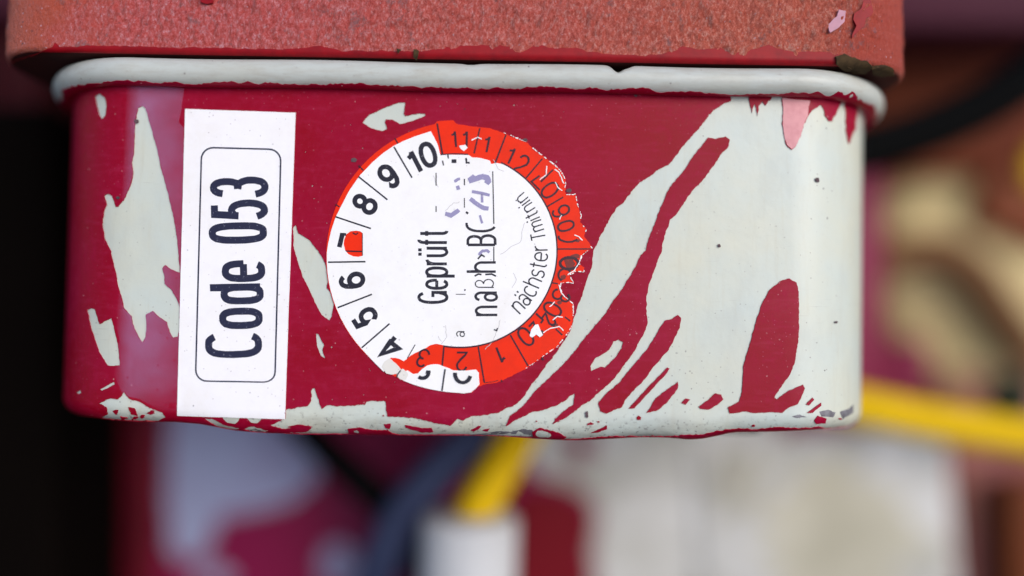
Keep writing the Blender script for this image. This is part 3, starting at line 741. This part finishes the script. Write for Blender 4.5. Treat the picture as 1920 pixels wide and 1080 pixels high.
def rad(ch, x, y, H, wt, xs=1., c=(868, 484), flip=False, ang=None, adj=0):
    """glyph centred at x, y with its head pointing away from the dial centre"""
    a = math.degrees(math.atan2(c[1]-y, x-c[0]))-90+(180 if flip else 0)+adj if ang is None else ang
    wd = GL[ch][0]*xs*(H-wt)+wt; ca, sa = cos(R(a)), sin(R(a))
    return put(ch, x-(wd/2*ca-H/2*sa), y+(wd/2*sa+H/2*ca), a, H, xs=xs, wt=wt)
od = [rad('1', 851, 262, 33, 3.8, .9), rad('1', 872, 262, 33, 3.8, .9), rad('1', 912, 271, 33, 3.8, .9)]
od += [rad('1', 956, 292, 34, 3.8), rad('2', 978, 309, 40, 3.8, .95)]
od += [[line((1037, 319), (1014, 341), w=3.4)], [line((1012, 357), (996, 341), (1012, 330), w=3.2)]]
od += [rad('0', 1031, 357, 38, 3.6, 1.1)]
od += [rad('9', 1052, 397, 36, 3.6, 1.0), rad('0', 1061, 424, 34, 3.6, 1.0)]
od += [[([(x, -y) for x, y in arc(1066, -444, 19, 10, 170, 330, n=12)], 1.8, False)]]
od += [[([(x, y) for x, y in arc(1067, 494, 17, 11, 0, 350, n=26)], 2.6, True)]]
od += [[([(x, y) for x, y in arc(1059, 516, 12, 12, 120, 330, n=14)], 1.8, False)]]
od += [rad('3', 1052, 555, 36, 3.6, 1.0), rad('0', 1036, 580, 38, 3.8, 1.05), [line((1005, 588), (1018, 600), (1014, 606), w=3.4)]]
od += [rad('2', 1030, 600, 30, 3.4, .8)]
od += [rad('0', 986, 631, 40, 3.8, 1.), rad('2', 1006, 618, 32, 3.6, .8), rad('1', 940, 664, 34, 4.2)]
od += [rad('2', 866, 678, 38, 3.6), rad('3', 793, 671, 36, 3.6)]
for k_, it in enumerate(od): print_on('year_numeral', body, it, h1-.003+k_*.0001, INKO, st2, rag=.2)
# printing on the white layer
hw = h1+.0025
wl = [line((739, 276), (773, 334), w=2.9), line((673, 332), (727, 375), w=2.9), line((630, 407), (696, 429), w=2.9), line((616, 492), (686, 491), w=2.9), line((634, 577), (698, 552), w=2.9), line((679, 652), (731, 607), w=2.9),
      line((764, 672), (779, 646), w=1.8)]
each('division_line', body, wl, hw, INKK, st2)
each('division_line', body, [line((835, 692), (829, 736), w=2.9), line((752, 694), (746, 702), (745, 708), w=2.2)], hw+.009, INKK, st2)
bold = rad('1', 776, 306, 50, 8.5, .95)+rad('0', 803, 291, 50, 8.6, 1.05)
for ch, x, y in (('9', 730, 331), ('8', 685, 383), ('6', 661, 527), ('5', 685, 596), ('4', 733, 652)):
    d = rad(ch, x, y, 50, 8.8, 1.04)
    print_on('month_numeral', body, d, hw, INKK, st2, rag=.15)
print_on('month_numeral', body, bold[:len(GL['1'][1])], hw, INKK, st2, rag=.15); print_on('month_numeral', body, bold[len(GL['1'][1]):], hw, INKK, st2, rag=.15)
print_on('month_numeral', body, [line((643, 438), (637, 464), w=9), line((640, 440), (650, 440), w=5)], hw, INKK, st2, rag=.15)
each('ghost_line', body, [line((647, 471), (681, 472), w=2.4), line((681, 438), (681, 480), w=2.6), line((662, 437), (668, 440), (672, 437), w=2.4)], h1-.002, INKO, st2)
hk = [([(x, y) for x, y in arc(868, 700, 14.5, 18, 15, 185, n=16)], 3.6, False), ([(x, y) for x, y in arc(793, 697, 11.5, 12, -10, 130, n=12)], 3.4, False), line((806, 699), (799, 697), w=6)]
each('month_numeral', body, [hk[:1], hk[1:]], hw+.009, INKK, st2, rag=.15)
def vtext(s_, x, y, H, xs, wt, gap, widths=None):
    out = []
    for i, ch in enumerate(s_):
        wd = adv(ch, H, xs, wt)
        out.append(put(ch, x, y, 90, H, xs=xs, wt=wt)); y -= wd+gap
    return out, y
t1, _ = vtext('Geprüft', 841, 570, 58, .56, 5.6, 2.0)
each('letter', body, t1, hw, INKK, st2, rag=.15)
def vch(ch, xb, y1, y0, H, wt): return [put(ch, xb, y1, 90, H, wt=wt, W=(y1-y0))]
t2 = vch('n', 935, 593, 573, 60, 4.8)+vch('a', 934, 566, 546, 60, 4.8)+vch('h', 932, 512, 490, 58, 4.8)+vch('B', 931, 462, 439, 56, 5.0)
t2 += [([(x, y) for x, y in arc(902, 420, 27, 14, 20, 185, n=18, e=2.4)], 2.3, False), line((924, 322), (926, 420), w=2.2), line((926, 463), (926, 491), w=2.2)]
t2 += [put('ß', 927, 540, 90, 36, xs=.95, wt=2)]
t2 += [line((890, 518), (897, 514), (903, 515), w=3), line((910, 515), (922, 514), (930, 518), w=3), line((896, 486), (903, 478), (909, 482), w=3)]
t2 += [line((874, 398), (878, 401), w=4)]
each('letter', body, t2, hw, INKK, st2, rag=.15)
# arc lettering: heads towards the dial centre
def arct(chars, deg0, r_, H, xs, wt, gap=3.4, skip=()):
    out = []; a = deg0; c = (863, 470)
    for k, ch in enumerate(chars):
        if ch == ' ': a += 4; continue
        wd = adv(ch, H, xs, wt); mid = a+math.degrees(wd/2/r_)
        x, y = cpt(mid, r_, c); dx, dy = cos(R(mid+90)), sin(R(mid+90))
        out.append(put(ch, x-dx*wd/2, y+dy*wd/2, mid+90, H, xs=xs, wt=wt))
        a += math.degrees((wd+gap)/r_)
    return out, a
t3, a_end = arct('nächster', -47, 165, 35, .88, 2.7, 3.6)
t4, _ = arct('Tmitnin', a_end+3, 163, 29, .9, 2.4, 3.6)
each('letter', body, t3+t4, hw, INKK, st2, rag=.1)
small = [line((818, 325), (818, 349), w=2), line((818, 387), (818, 398), w=2), line((871, 336), (871, 348), w=2.2), line((871, 372), (871, 390), w=1.8), line((855, 552), (873, 552), w=1.4), line((871, 543), (873, 545), w=3),
         line((830, 302), (832, 311), w=2.6), line((840, 291), (841, 298), w=2.6), line((847, 303), (856, 303), w=7), line((874, 297), (875, 306), (881, 306), w=3.4), line((967, 376), (969, 377), w=2.6)]
small += [put('a', 872, 632, 90, 22, xs=1, wt=2)]+[line((926, 618), (931, 620), (933, 615), w=2.4)]
each('print_mark', body, small, hw, INKK, st2)
pen = [(jag([(886, 343), (883, 337), (887, 334), (893, 336), (899, 333), (906, 332), (913, 334), (916, 340), (912, 345)], .8, 3, 1, closed=False), 5.0, False),
       (jag([(885, 360), (900, 362), (918, 367)], .4, 3, 2, closed=False), 2.6, False), (jag([(882, 373), (893, 382), (905, 390), (916, 392)], .4, 3, 3, closed=False), 3.8, False), line((904, 364), (904, 380), w=5), line((900, 404), (904, 419), w=4.5),
       line((858, 349), (860, 356), w=7), (jag([(852, 341), (858, 337), (863, 336)], .7, 3, 5, closed=False), 2.4, False), (jag([(835, 401), (846, 405), (855, 398), (861, 394)], .7, 3, 6, closed=False), 3.8, False), (jag([(897, 478), (905, 471), (914, 470), (918, 474)], .7, 3, 7, closed=False), 2.4, False)]
each('pen_stroke', body, pen, hw+.001, PEN, st2, rag=.4)
# creases in the white vinyl
cr = []
for pl in ([(984, 418), (975, 455), (955, 466), (938, 477)], [(938, 600), (925, 640), (910, 655)], [(828, 645), (838, 632), (836, 610)], [(822, 630), (828, 640)], [(812, 330), (816, 342), (822, 352)], [(835, 395), (850, 381), (862, 379)],
           [(925, 300), (935, 318), (945, 322)], [(960, 540), (968, 524), (962, 512)]):
    cr.append((jag(pl, 1.4, 4, len(cr), closed=False), .5, False))
each('crease', body, cr, hw-.001, m_plain('crease_shadow_grey', lin(196, 194, 198), amt=.3), st2)

# ------------------------------------------------------------------ casting above
cast = empty('painted_casting', B)
tag(cast, 'rough orange-red painted metal casting above the white rim', 'metal casting')
CY = -.30; cr_ = 1.3
plc = rrect(-10.13, 7.73, CY, 8.5, cr_, n=44)
CB, CF = 4.30, .10
prc = [(0, 7.4, 1, 0)]
prc += [(0, z, 1, 0) for z in np.arange(6.2, CB+CF, -.03)]
prc += [(CF*cos(a)-CF, CB+CF-CF*sin(a), cos(a), -sin(a)) for a in np.linspace(0, pi/2, 9)]
prc += [(-.5, CB, 0, -1), (-1.2, CB, 0, -1)]
csl = plc[0][(plc[1][:, 1] < 1.2)]
Sc = np.unique(np.round(np.concatenate([plc[0], np.arange(csl[0], csl[-1], .032)]), 4))
cast_grain = {}
def rough_(V, S, T):
    V = V.copy(); N = np.zeros_like(V)
    x, y, nx, ny = (np.interp(S, plc[0], plc[1][:, k]) for k in range(4))
    zz = V[:, 2]
    am = smooth(CB+.02, CB+.3, zz)*(y < 1.3)
    sm = smooth(-8.7, -7.6, V[:, 0]+.5*(zz-5))*smooth(7.3, 6.3, V[:, 0])*.75+.25
    d = np.zeros(len(V))
    for i in np.nonzero(am > 0)[0]:
        a, b = S[i], T[i]
        d[i] = .9*noise.noise((a*2.2+b*1.0, b*2.6, 3.1))+.8*noise.noise((a*8.5+b*3, b*6.5, 9.7))+.6*noise.noise((a*17+b*5, b*12, 1.7))
    d *= am*sm*.08
    V[:, 0] += nx*d; V[:, 1] += ny*d
    return V
cs_ = Surf(plc, prc, S=Sc, post=rough_)
# own vertex normals so that the grain shades
co = cs_.mesh('cast_body', CAST, cast, cap=True)
me = co.data
me2 = bpy.data.meshes.new('cast_body')
vv = [tuple(v.co) for v in me.vertices]; ff = [tuple(p.vertices) for p in me.polygons]
me2.from_pydata(vv, [], ff); me2.polygons.foreach_set('use_smooth', [True]*len(ff)); me2.materials.append(CAST); me2.update()
co.data = me2; bpy.data.meshes.remove(me)
# smooth surface (without grain) for the paint remnants
prs = [(0, 7.4, 1, 0), (0, 5.8, 1, 0), (0, CB+CF+.4, 1, 0)]+[(CF*cos(a)-CF, CB+CF-CF*sin(a), cos(a), -sin(a)) for a in np.linspace(0, pi/2, 9)]+[(-.5, CB, 0, -1), (-1.2, CB, 0, -1)]
css = Surf(plc, prs)
edge = [(22, 116), (40, 108), (60, 104), (80, 95), (100, 88), (104, 80), (112, 88), (140, 88), (170, 86), (210, 87), (250, 87), (290, 88), (330, 90), (400, 90), (470, 92), (560, 92), (598, 87), (625, 92), (640, 96), (655, 96), (700, 97), (712, 95), (760, 97), (795, 96), (820, 93), (835, 89), (855, 86), (890, 87), (920, 84), (935, 84), (960, 90), (966, 98), (975, 99), (988, 94), (1003, 84), (1020, 86), (1040, 92), (1080, 90), (1100, 98), (1150, 103), (1200, 105), (1240, 102), (1265, 94), (1280, 87), (1310, 94), (1350, 90), (1360, 97), (1400, 97), (1440, 84), (1460, 92), (1490, 97), (1540, 98), (1560, 99), (1575, 106), (1600, 116), (1640, 126)]
ej = jag(edge, 1.3, 5, 12, closed=False)
q = [css.st(*p) for p in ej]
q = [(s_, t_) for s_, t_ in q]
tend = css.pt[-3]-.02
lp = q+[(q[-1][0], tend), (q[0][0], tend)]
P2, F = cdt([(s_, t_) for s_ in np.arange(q[0][0], q[-1][0], .1) for t_ in np.linspace(css.pt[2]+.1, tend-.05, 14)], [lp])
UND = m_plain('shade_brown_underside', lin(62, 24, 22), rough=.8, spec=.2, amt=.6, sc_=1.5, c2=lin(40, 18, 18))  # shade below the overhang, painted as a dark brown
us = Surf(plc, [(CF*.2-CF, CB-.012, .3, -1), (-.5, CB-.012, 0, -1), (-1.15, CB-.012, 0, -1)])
uo = us.mesh('shaded_underside', UND, cast)
relief('glossy_paint_remnant', P2, F, pip(P2[F].mean(1), lp), lambda P, h: css.at(P[:, 0], P[:, 1], h), .022, .05, DEEP, cast, label='strip of glossy dark red paint along the lower edge')
patch('glossy_paint_flake', css, [(jag([(1620, -10), (1629, -10), (1631, 10), (1634, 25), (1630, 32), (1622, 36), (1618, 52), (1608, 60), (1596, 73), (1597, 64), (1604, 50), (1598, 38), (1600, 27), (1612, 18)], .8, 4, 1), True)], .05, .06, DEEP, cast, label='dark red paint flake near the right corner')
patch('lilac_paint_flake', css, [(jag([(1571, 20), (1584, 22), (1582, 42), (1570, 54), (1555, 63), (1550, 50), (1560, 38), (1568, 32)], .7, 4, 2), True)], .05, .06, LILAC, cast, label='pale lilac flake near the right corner')
patch('glossy_paint_flake', css, [(jag([(374, -8), (402, -8), (400, 7), (388, 9), (378, 6)], .7, 4, 2), True)], .05, .06, DEEP, cast)
for poly in ([(1564, 108), (1580, 103), (1600, 110), (1622, 114), (1634, 122), (1620, 133), (1602, 130), (1580, 124), (1566, 118)], [(1634, 124), (1655, 122), (1672, 128), (1676, 136), (1655, 138), (1638, 134)], [(1588, 121), (1612, 127), (1600, 134)],
             [(776, 95), (786, 97), (782, 108), (776, 104)], [(744, 94), (752, 95), (748, 100)]):
    patch('dirt_crust', css, [(jag(poly, 1.6, 4, 6), True)], .075, .08, DIRT, cast, step=6)

# ------------------------------------------------------------------ things out of focus behind
def bp(px, py, Y):
    k = (CD+Y)/CD/100; return Vector(((px-960)*k, Y, (540-py)*k))
def crs(pts, n=10):
    P = [pts[0]*2-pts[1]]+list(pts)+[pts[-1]*2-pts[-2]]; out = []
    for i in range(1, len(P)-2):
        p0, p1, p2, p3 = P[i-1:i+3]
        for k in range(n):
            t = k/n; out.append(.5*((2*p1)+(p2-p0)*t+(2*p0-5*p1+4*p2-p3)*t*t+(3*p1-p0-3*p2+p3)*t**3))
    out.append(P[-2]); return out
def tube(name, pts, r_, mat, parent=None, n=20, prof=None):
    P = crs(pts); V = []; F = []; up = Vector((0, -1, .01)); m = len(P)
    for i, p in enumerate(P):
        d = (P[min(i+1, m-1)]-P[max(i-1, 0)]).normalized(); a = d.cross(up).normalized(); b = a.cross(d).normalized()
        rr_ = r_ if prof is None else r_*prof(i/(m-1))
        for k in range(n):
            t = 2*pi*k/n; V.append(p+(a*cos(t)+b*sin(t))*rr_)
    for i in range(m-1):
        for k in range(n): F.append((i*n+k, i*n+(k+1) % n, (i+1)*n+(k+1) % n, (i+1)*n+k))
    F += [tuple(range(n))[::-1], tuple((m-1)*n+k for k in range(n))]
    o = mk(name, V, F, mat, parent)
    if parent is None: o.matrix_world = M
    return o
def pbox(name, px0, px1, py0, py1, Y, depth, bev, mat, parent=None, rot=0):
    a, b = bp(px0, py1, Y), bp(px1, py0, Y)
    return rbox(name, a.x, b.x, Y, Y+depth, a.z, b.z, bev, mat, parent, rot)
def plate(name, loop, Y, thick, mat, parent=None, label=None, bev=0.):
    """a slab cut to an outline, standing at depth Y"""
    P = [bp(x, y, Y) for x, y in loop]; P2, F = cdt([], [[(p.x, p.z) for p in P]]); F = F[pip(P2[F].mean(1), [(p.x, p.z) for p in P])]
    n = len(P2); V = [(x, Y, z) for x, z in P2]+[(x, Y+thick, z) for x, z in P2]; ed = {}
    a, b, c = P2[F[:, 0]], P2[F[:, 1]], P2[F[:, 2]]
    fl = np.cross(b-a, c-a) < 0; F[fl] = F[fl][:, ::-1]
    FF = F.tolist()+(F[:, ::-1]+n).tolist()
    for f in F.tolist():
        for k in range(3): ed[(f[k], f[(k+1) % 3])] = 1
    FF += [(j, i, i+n, j+n) for i, j in ed if (j, i) not in ed]
    o = mk(name, V, FF, mat, parent, smooth=False, label=label)
    if parent is None: o.matrix_world = M
    return o
def ring(cx_, cy_, rx, ry, n=28, seed=0, w_=.06):
    rs_ = random.Random(seed)
    return [(cx_+rx*(1+rs_.uniform(-w_, w_))*cos(a), cy_+ry*(1+rs_.uniform(-w_, w_))*sin(a)) for a in np.linspace(0, 2*pi, n, endpoint=False)]
BURG = m_plain('burgundy_paint', lin(124, 18, 66), rough=.4, amt=.35, sc_=.25, c2=lin(104, 4, 22))
PALEB = m_plain('pale_blue_grey_enamel', lin(150, 156, 188), rough=.35, amt=.6, sc_=.4, c2=lin(140, 130, 164))
PALEG = m_plain('pale_grey_enamel', lin(200, 201, 201), rough=.6, spec=.2, amt=1., sc_=.6, c2=lin(154, 153, 142))
BLACK = m_plain('black_rubber', lin(10, 11, 12), rough=.8, spec=.04, amt=.2)
PLUGRED = m_plain('deep_red_enamel', lin(112, 3, 22), rough=.5, spec=.15, amt=.5, sc_=.4, c2=lin(86, 2, 16))
BLUEG = m_plain('blue_grey_rubber', lin(58, 66, 96), rough=.5, amt=.2)
YELL = m_plain('yellow_sheath', lin(224, 184, 0), rough=.55, spec=.15, amt=.3, sc_=.6, c2=lin(206, 160, 0))
SLEEVE = m_plain('white_sleeve', lin(196, 199, 204), rough=.6, amt=.2, sc_=.8)
TAN = m_plain('tan_rubber', lin(204, 186, 136), rough=.5, amt=.35, sc_=.4, c2=lin(186, 164, 124))
BROWN = m_plain('brown_rubber', lin(108, 68, 36), rough=.5, amt=.3)
DBR = m_plain('dark_brown_metal', lin(96, 44, 22), spec=.15, rough=.7, amt=.5, sc_=.4, c2=lin(78, 22, 10))
DARK = m_plain('unlit_black', lin(10, 7, 6), rough=.9, spec=.02, amt=.3, sc_=.5)  # darkness of the unlit background, put into a near-black colour
DGREY = m_plain('dark_olive_grey', lin(34, 34, 28), rough=.7, amt=.4, sc_=.6)
RUST = m_plain('rust_orange', lin(196, 100, 16), rough=.6, amt=.5, sc_=.7, c2=lin(206, 132, 40))
MAUVE = m_plain('mauve_paint', lin(74, 34, 50), rough=.6, spec=.1, amt=.7, sc_=.4, c2=lin(58, 24, 38))
ROSE = m_plain('rose_brown_paint', lin(150, 98, 84), rough=.5, amt=.6, sc_=.5, c2=lin(150, 84, 96))

bw = rbox('unlit_backdrop', -45, 45, 26, 27, -30, 30, .1, DARK); bw['kind'] = 'structure'
bw['label'] = 'unlit dark depth behind everything'
# burgundy machine housing with enamel chips
hz = empty('machine_housing', Matrix.Translation((0, 0, 0)))
tag(hz, 'blurred burgundy machine housing with large pale chips behind the crimson housing', 'machine housing')
Yh = 9.
a, b = bp(272, 1200, Yh), bp(1660, 250, Yh)
rbox('painted_body', a.x, b.x, Yh, Yh+5, a.z, b.z, .35, BURG, hz)
for nm, lp_, mt, lb in (
    ('enamel_chip', [(318, 690), (600, 690), (602, 860), (588, 905), (545, 940), (470, 960), (408, 968), (398, 1010), (375, 1045), (340, 1052), (318, 1030), (314, 940)], PALEB, 'pale blue-grey chip shaped like a flag'),
    ('enamel_chip', ring(632, 1062, 32, 42, seed=1), PALEB, None), ('enamel_chip', ring(402, 1085, 32, 20, seed=2), PALEB, None),
    ('enamel_chip', [(990, 700), (1400, 700), (1460, 800), (1460, 1120), (1128, 1120), (1110, 1030), (1122, 975), (1108, 930), (1060, 905), (1020, 895), (995, 870)], PALEG, 'large pale grey chip right of the white plug'),):
    plate(nm, jag(lp_, 3, 20, 3), Yh-.05, .12, mt, hz, label=lb)
plate('paint_island', ring(1088, 838, 26, 28, seed=4), Yh-.1, .1, BURG, hz)
# pale grey box in front of it, right
plate('paint_island', jag([(960, 925), (1010, 912), (1060, 922), (1100, 940), (1112, 985), (1100, 1040), (1118, 1130), (950, 1130)], 4, 20, 3), Yh-.08, .15, PLUGRED, hz, label='deep red paint between the white plug and the large pale chip')
pg = empty('grey_control_box'); tag(pg, 'blurred pale grey metal box with rounded edges, lower right behind the crimson housing', 'metal box')
pbox('box_body', 1300, 1800, 806, 1260, Yh-.22, 1.2, .4, PALEG, pg, rot=R(-4))
plate('scuffed_patch', jag(ring(1580, 1010, 150, 130, seed=6, w_=.3), 14, 30, 5), Yh-.26, .1, m_plain('stained_grey', lin(186, 183, 168), amt=1., sc_=.4, c2=lin(160, 156, 138)), pg)
plate('scuffed_patch', jag(ring(1385, 900, 60, 70, seed=9, w_=.3), 10, 30, 5), Yh-.26, .1, m_plain('darker_grey_stain', lin(168, 166, 156), amt=1., sc_=.4), pg)
rb = pbox('rose_brown_bracket', 1770, 1990, 690, 1200, 13, 3, .5, ROSE); tag(rb, 'blurred rose-brown painted bracket at the lower right edge', 'bracket')
rb2 = pbox('rust_brown_post', 1895, 2060, 900, 1240, 11.5, 2, .4, m_plain('rust_brown', lin(112, 54, 20), amt=.5)); tag(rb2, 'blurred rust-brown post in the lower right corner', 'post')
# left darkness
lb_ = pbox('unlit_depth_block', -420, 100, 195, 1300, 5, 8, .4, DARK); tag(lb_, 'black block standing in for the unlit depth left of the crimson housing', 'cabinet')
lp2 = pbox('dark_post', 112, 178, 690, 1300, 10, 1.2, .3, DGREY); tag(lp2, 'dark olive-grey post below the left end of the crimson housing', 'post')
o = pbox('shaded_housing_side', 226, 296, 700, 1300, Yh-.3, 1.5, .3, m_plain('dark_red_shade', lin(92, 3, 26), amt=.5, sc_=.5, c2=lin(60, 4, 14))); tag(o, 'dark red slab, painted shade on the left side of the blurred burgundy housing', 'post')  # added slab: the housing's shaded side painted dark red
lt = pbox('dark_red_bracket', -200, 70, 34, 235, 8, 4, .3, m_plain('oxblood', lin(50, 8, 16), spec=.1, amt=.6, sc_=.6, c2=lin(36, 16, 10))); tag(lt, 'dark oxblood bracket behind the left end of the rough casting', 'bracket')
lt2 = pbox('purple_strip', -200, 12, -120, 24, 7, 3, .3, MAUVE); tag(lt2, 'dull purple painted strip in the top left corner', 'strip')
# cables below
o = tube('black_cable', [bp(480, 700, 7), bp(560, 790, 7), bp(640, 870, 6.5), bp(720, 945, 6.5), bp(770, 1010, 7), bp(800, 1130, 8)], .44, BLACK); tag(o, 'thin black cable running down from the sticker side to the white plug', 'cable')
o = tube('blue_grey_cable', [bp(1010, 730, 6), bp(925, 795, 6), bp(845, 860, 6), bp(775, 940, 6), bp(725, 1030, 6.2), bp(690, 1130, 7)], .58, BLUEG); tag(o, 'thick blue-grey cable curving down left of the yellow cable', 'cable')
yc = empty('yellow_cable'); tag(yc, 'yellow cable ending in a white sleeve below the crimson housing', 'cable')
tube('sheath', [bp(1020, 740, 6), bp(970, 820, 5.6), bp(930, 890, 5.2), bp(892, 960, 5), bp(880, 1010, 5)], .52, YELL, yc)
tube('white_plug', [bp(880, 962, 5), bp(879, 1010, 5), bp(877, 1080, 5), bp(873, 1200, 5)], 1.2, SLEEVE, yc, n=32, prof=lambda t: .80+.2*min(1, t*12))
# yellow hose right
o = tube('yellow_hose', [bp(1400, 720, 7.5), bp(1520, 742, 7.3), bp(1640, 768, 7), bp(1760, 792, 7), bp(1860, 808, 7), bp(1990, 828, 7)], .52, YELL); tag(o, 'bright yellow hose running out of frame at the right', 'hose')
# tan drum with a brown cable
dr = empty('cable_drum'); tag(dr, 'blurred tan round drum behind the right end of the crimson housing', 'drum')
def disc(name, c, rx, rz, dep, mat, parent, rot=0):
    V = []; F = []; n = 48; pr = [(0, .98*0), (.75, 0), (.92, .12), (1, .4), (1, 1)]
    for (f, d) in pr[1:]:
        for k in range(n):
            a = 2*pi*k/n; x, z = rx*f*cos(a), rz*f*sin(a); x, z = x*cos(rot)-z*sin(rot), x*sin(rot)+z*cos(rot)
            V.append((c.x+x, c.y+dep*d, c.z+z))
    for j in range(3):
        for k in range(n): F.append((j*n+k, j*n+(k+1) % n, (j+1)*n+(k+1) % n, (j+1)*n+k))
    F.append(tuple(range(n))[::-1]); F.append(tuple(3*n+k for k in range(n)))
    return mk(name, V, F, mat, parent)
disc('drum_rim', bp(1812, 532, 13.6), 4.15, 5.0, 1.5, m_plain('orange_brown_rim', lin(164, 92, 50), amt=.5, sc_=.5), dr, rot=R(22))
disc('drum_body', bp(1830, 520, 13), 3.5, 4.3, 2.5, TAN, dr, rot=R(22))
o = tube('brown_cable', [bp(1600, 490, 12), bp(1680, 478, 12), bp(1760, 470, 12), bp(1830, 512, 12), bp(1885, 590, 12), bp(1960, 690, 12)], .58, BROWN); tag(o, 'brown cable curving over the tan drum', 'cable')
o = tube('black_hose', [bp(1540, 300, 6), bp(1640, 277, 6), bp(1740, 245, 6), bp(1830, 205, 6), bp(1920, 150, 6), bp(2000, 90, 6)], .62, BLACK); tag(o, 'black hose sweeping up to the right edge below the mauve beam', 'hose')
o = pbox('brown_plate', 1560, 2050, 20, 330, 12, 3, .3, DBR); tag(o, 'dark brown metal plate behind the black hose', 'plate')
o = pbox('mauve_beam', 1640, 2100, -200, 50, 8, 4, .25, MAUVE); tag(o, 'mauve painted beam across the top right corner', 'beam')
o = pbox('crimson_post', 1560, 1668, 300, 745, 9.6, 2, .3, m_plain('crimson_enamel', lin(84, 0, 26), spec=.02, amt=.3)); tag(o, 'crimson post just right of the chipped housing', 'post')
o = pbox('rose_block', 1600, 1752, 640, 790, 10.5, 2, .3, m_plain('rose_paint', lin(116, 40, 66), spec=.05, amt=.8, sc_=.5, c2=lin(112, 4, 42))); tag(o, 'dusky rose painted block above the yellow hose', 'block')
o = tube('ochre_strap', [bp(1640, 400, 15), bp(1700, 345, 15), bp(1790, 318, 15.5), bp(1900, 322, 16), bp(2000, 330, 16)], .9, RUST); tag(o, 'rusty ochre strap above the tan drum', 'strap')
o = pbox('rust_block', 1840, 2010, 330, 450, 12.2, 2, .3, m_plain('burnt_rust', lin(118, 52, 12), amt=.5, sc_=.8), rot=R(25)); tag(o, 'burnt orange block at the right edge above the tan drum', 'block')
o = pbox('yellow_clip', 1936, 2010, 280, 350, 11.8, 1, .25, YELL); tag(o, 'small yellow clip at the right edge', 'clip')
o = tube('green_black_knob', [bp(1893, 745, 10), bp(1893, 742, 9)], .75, m_plain('green_black', lin(34, 48, 36), amt=.3), prof=lambda t: 1-.25*t); tag(o, 'small green-black knob above the yellow hose', 'knob')
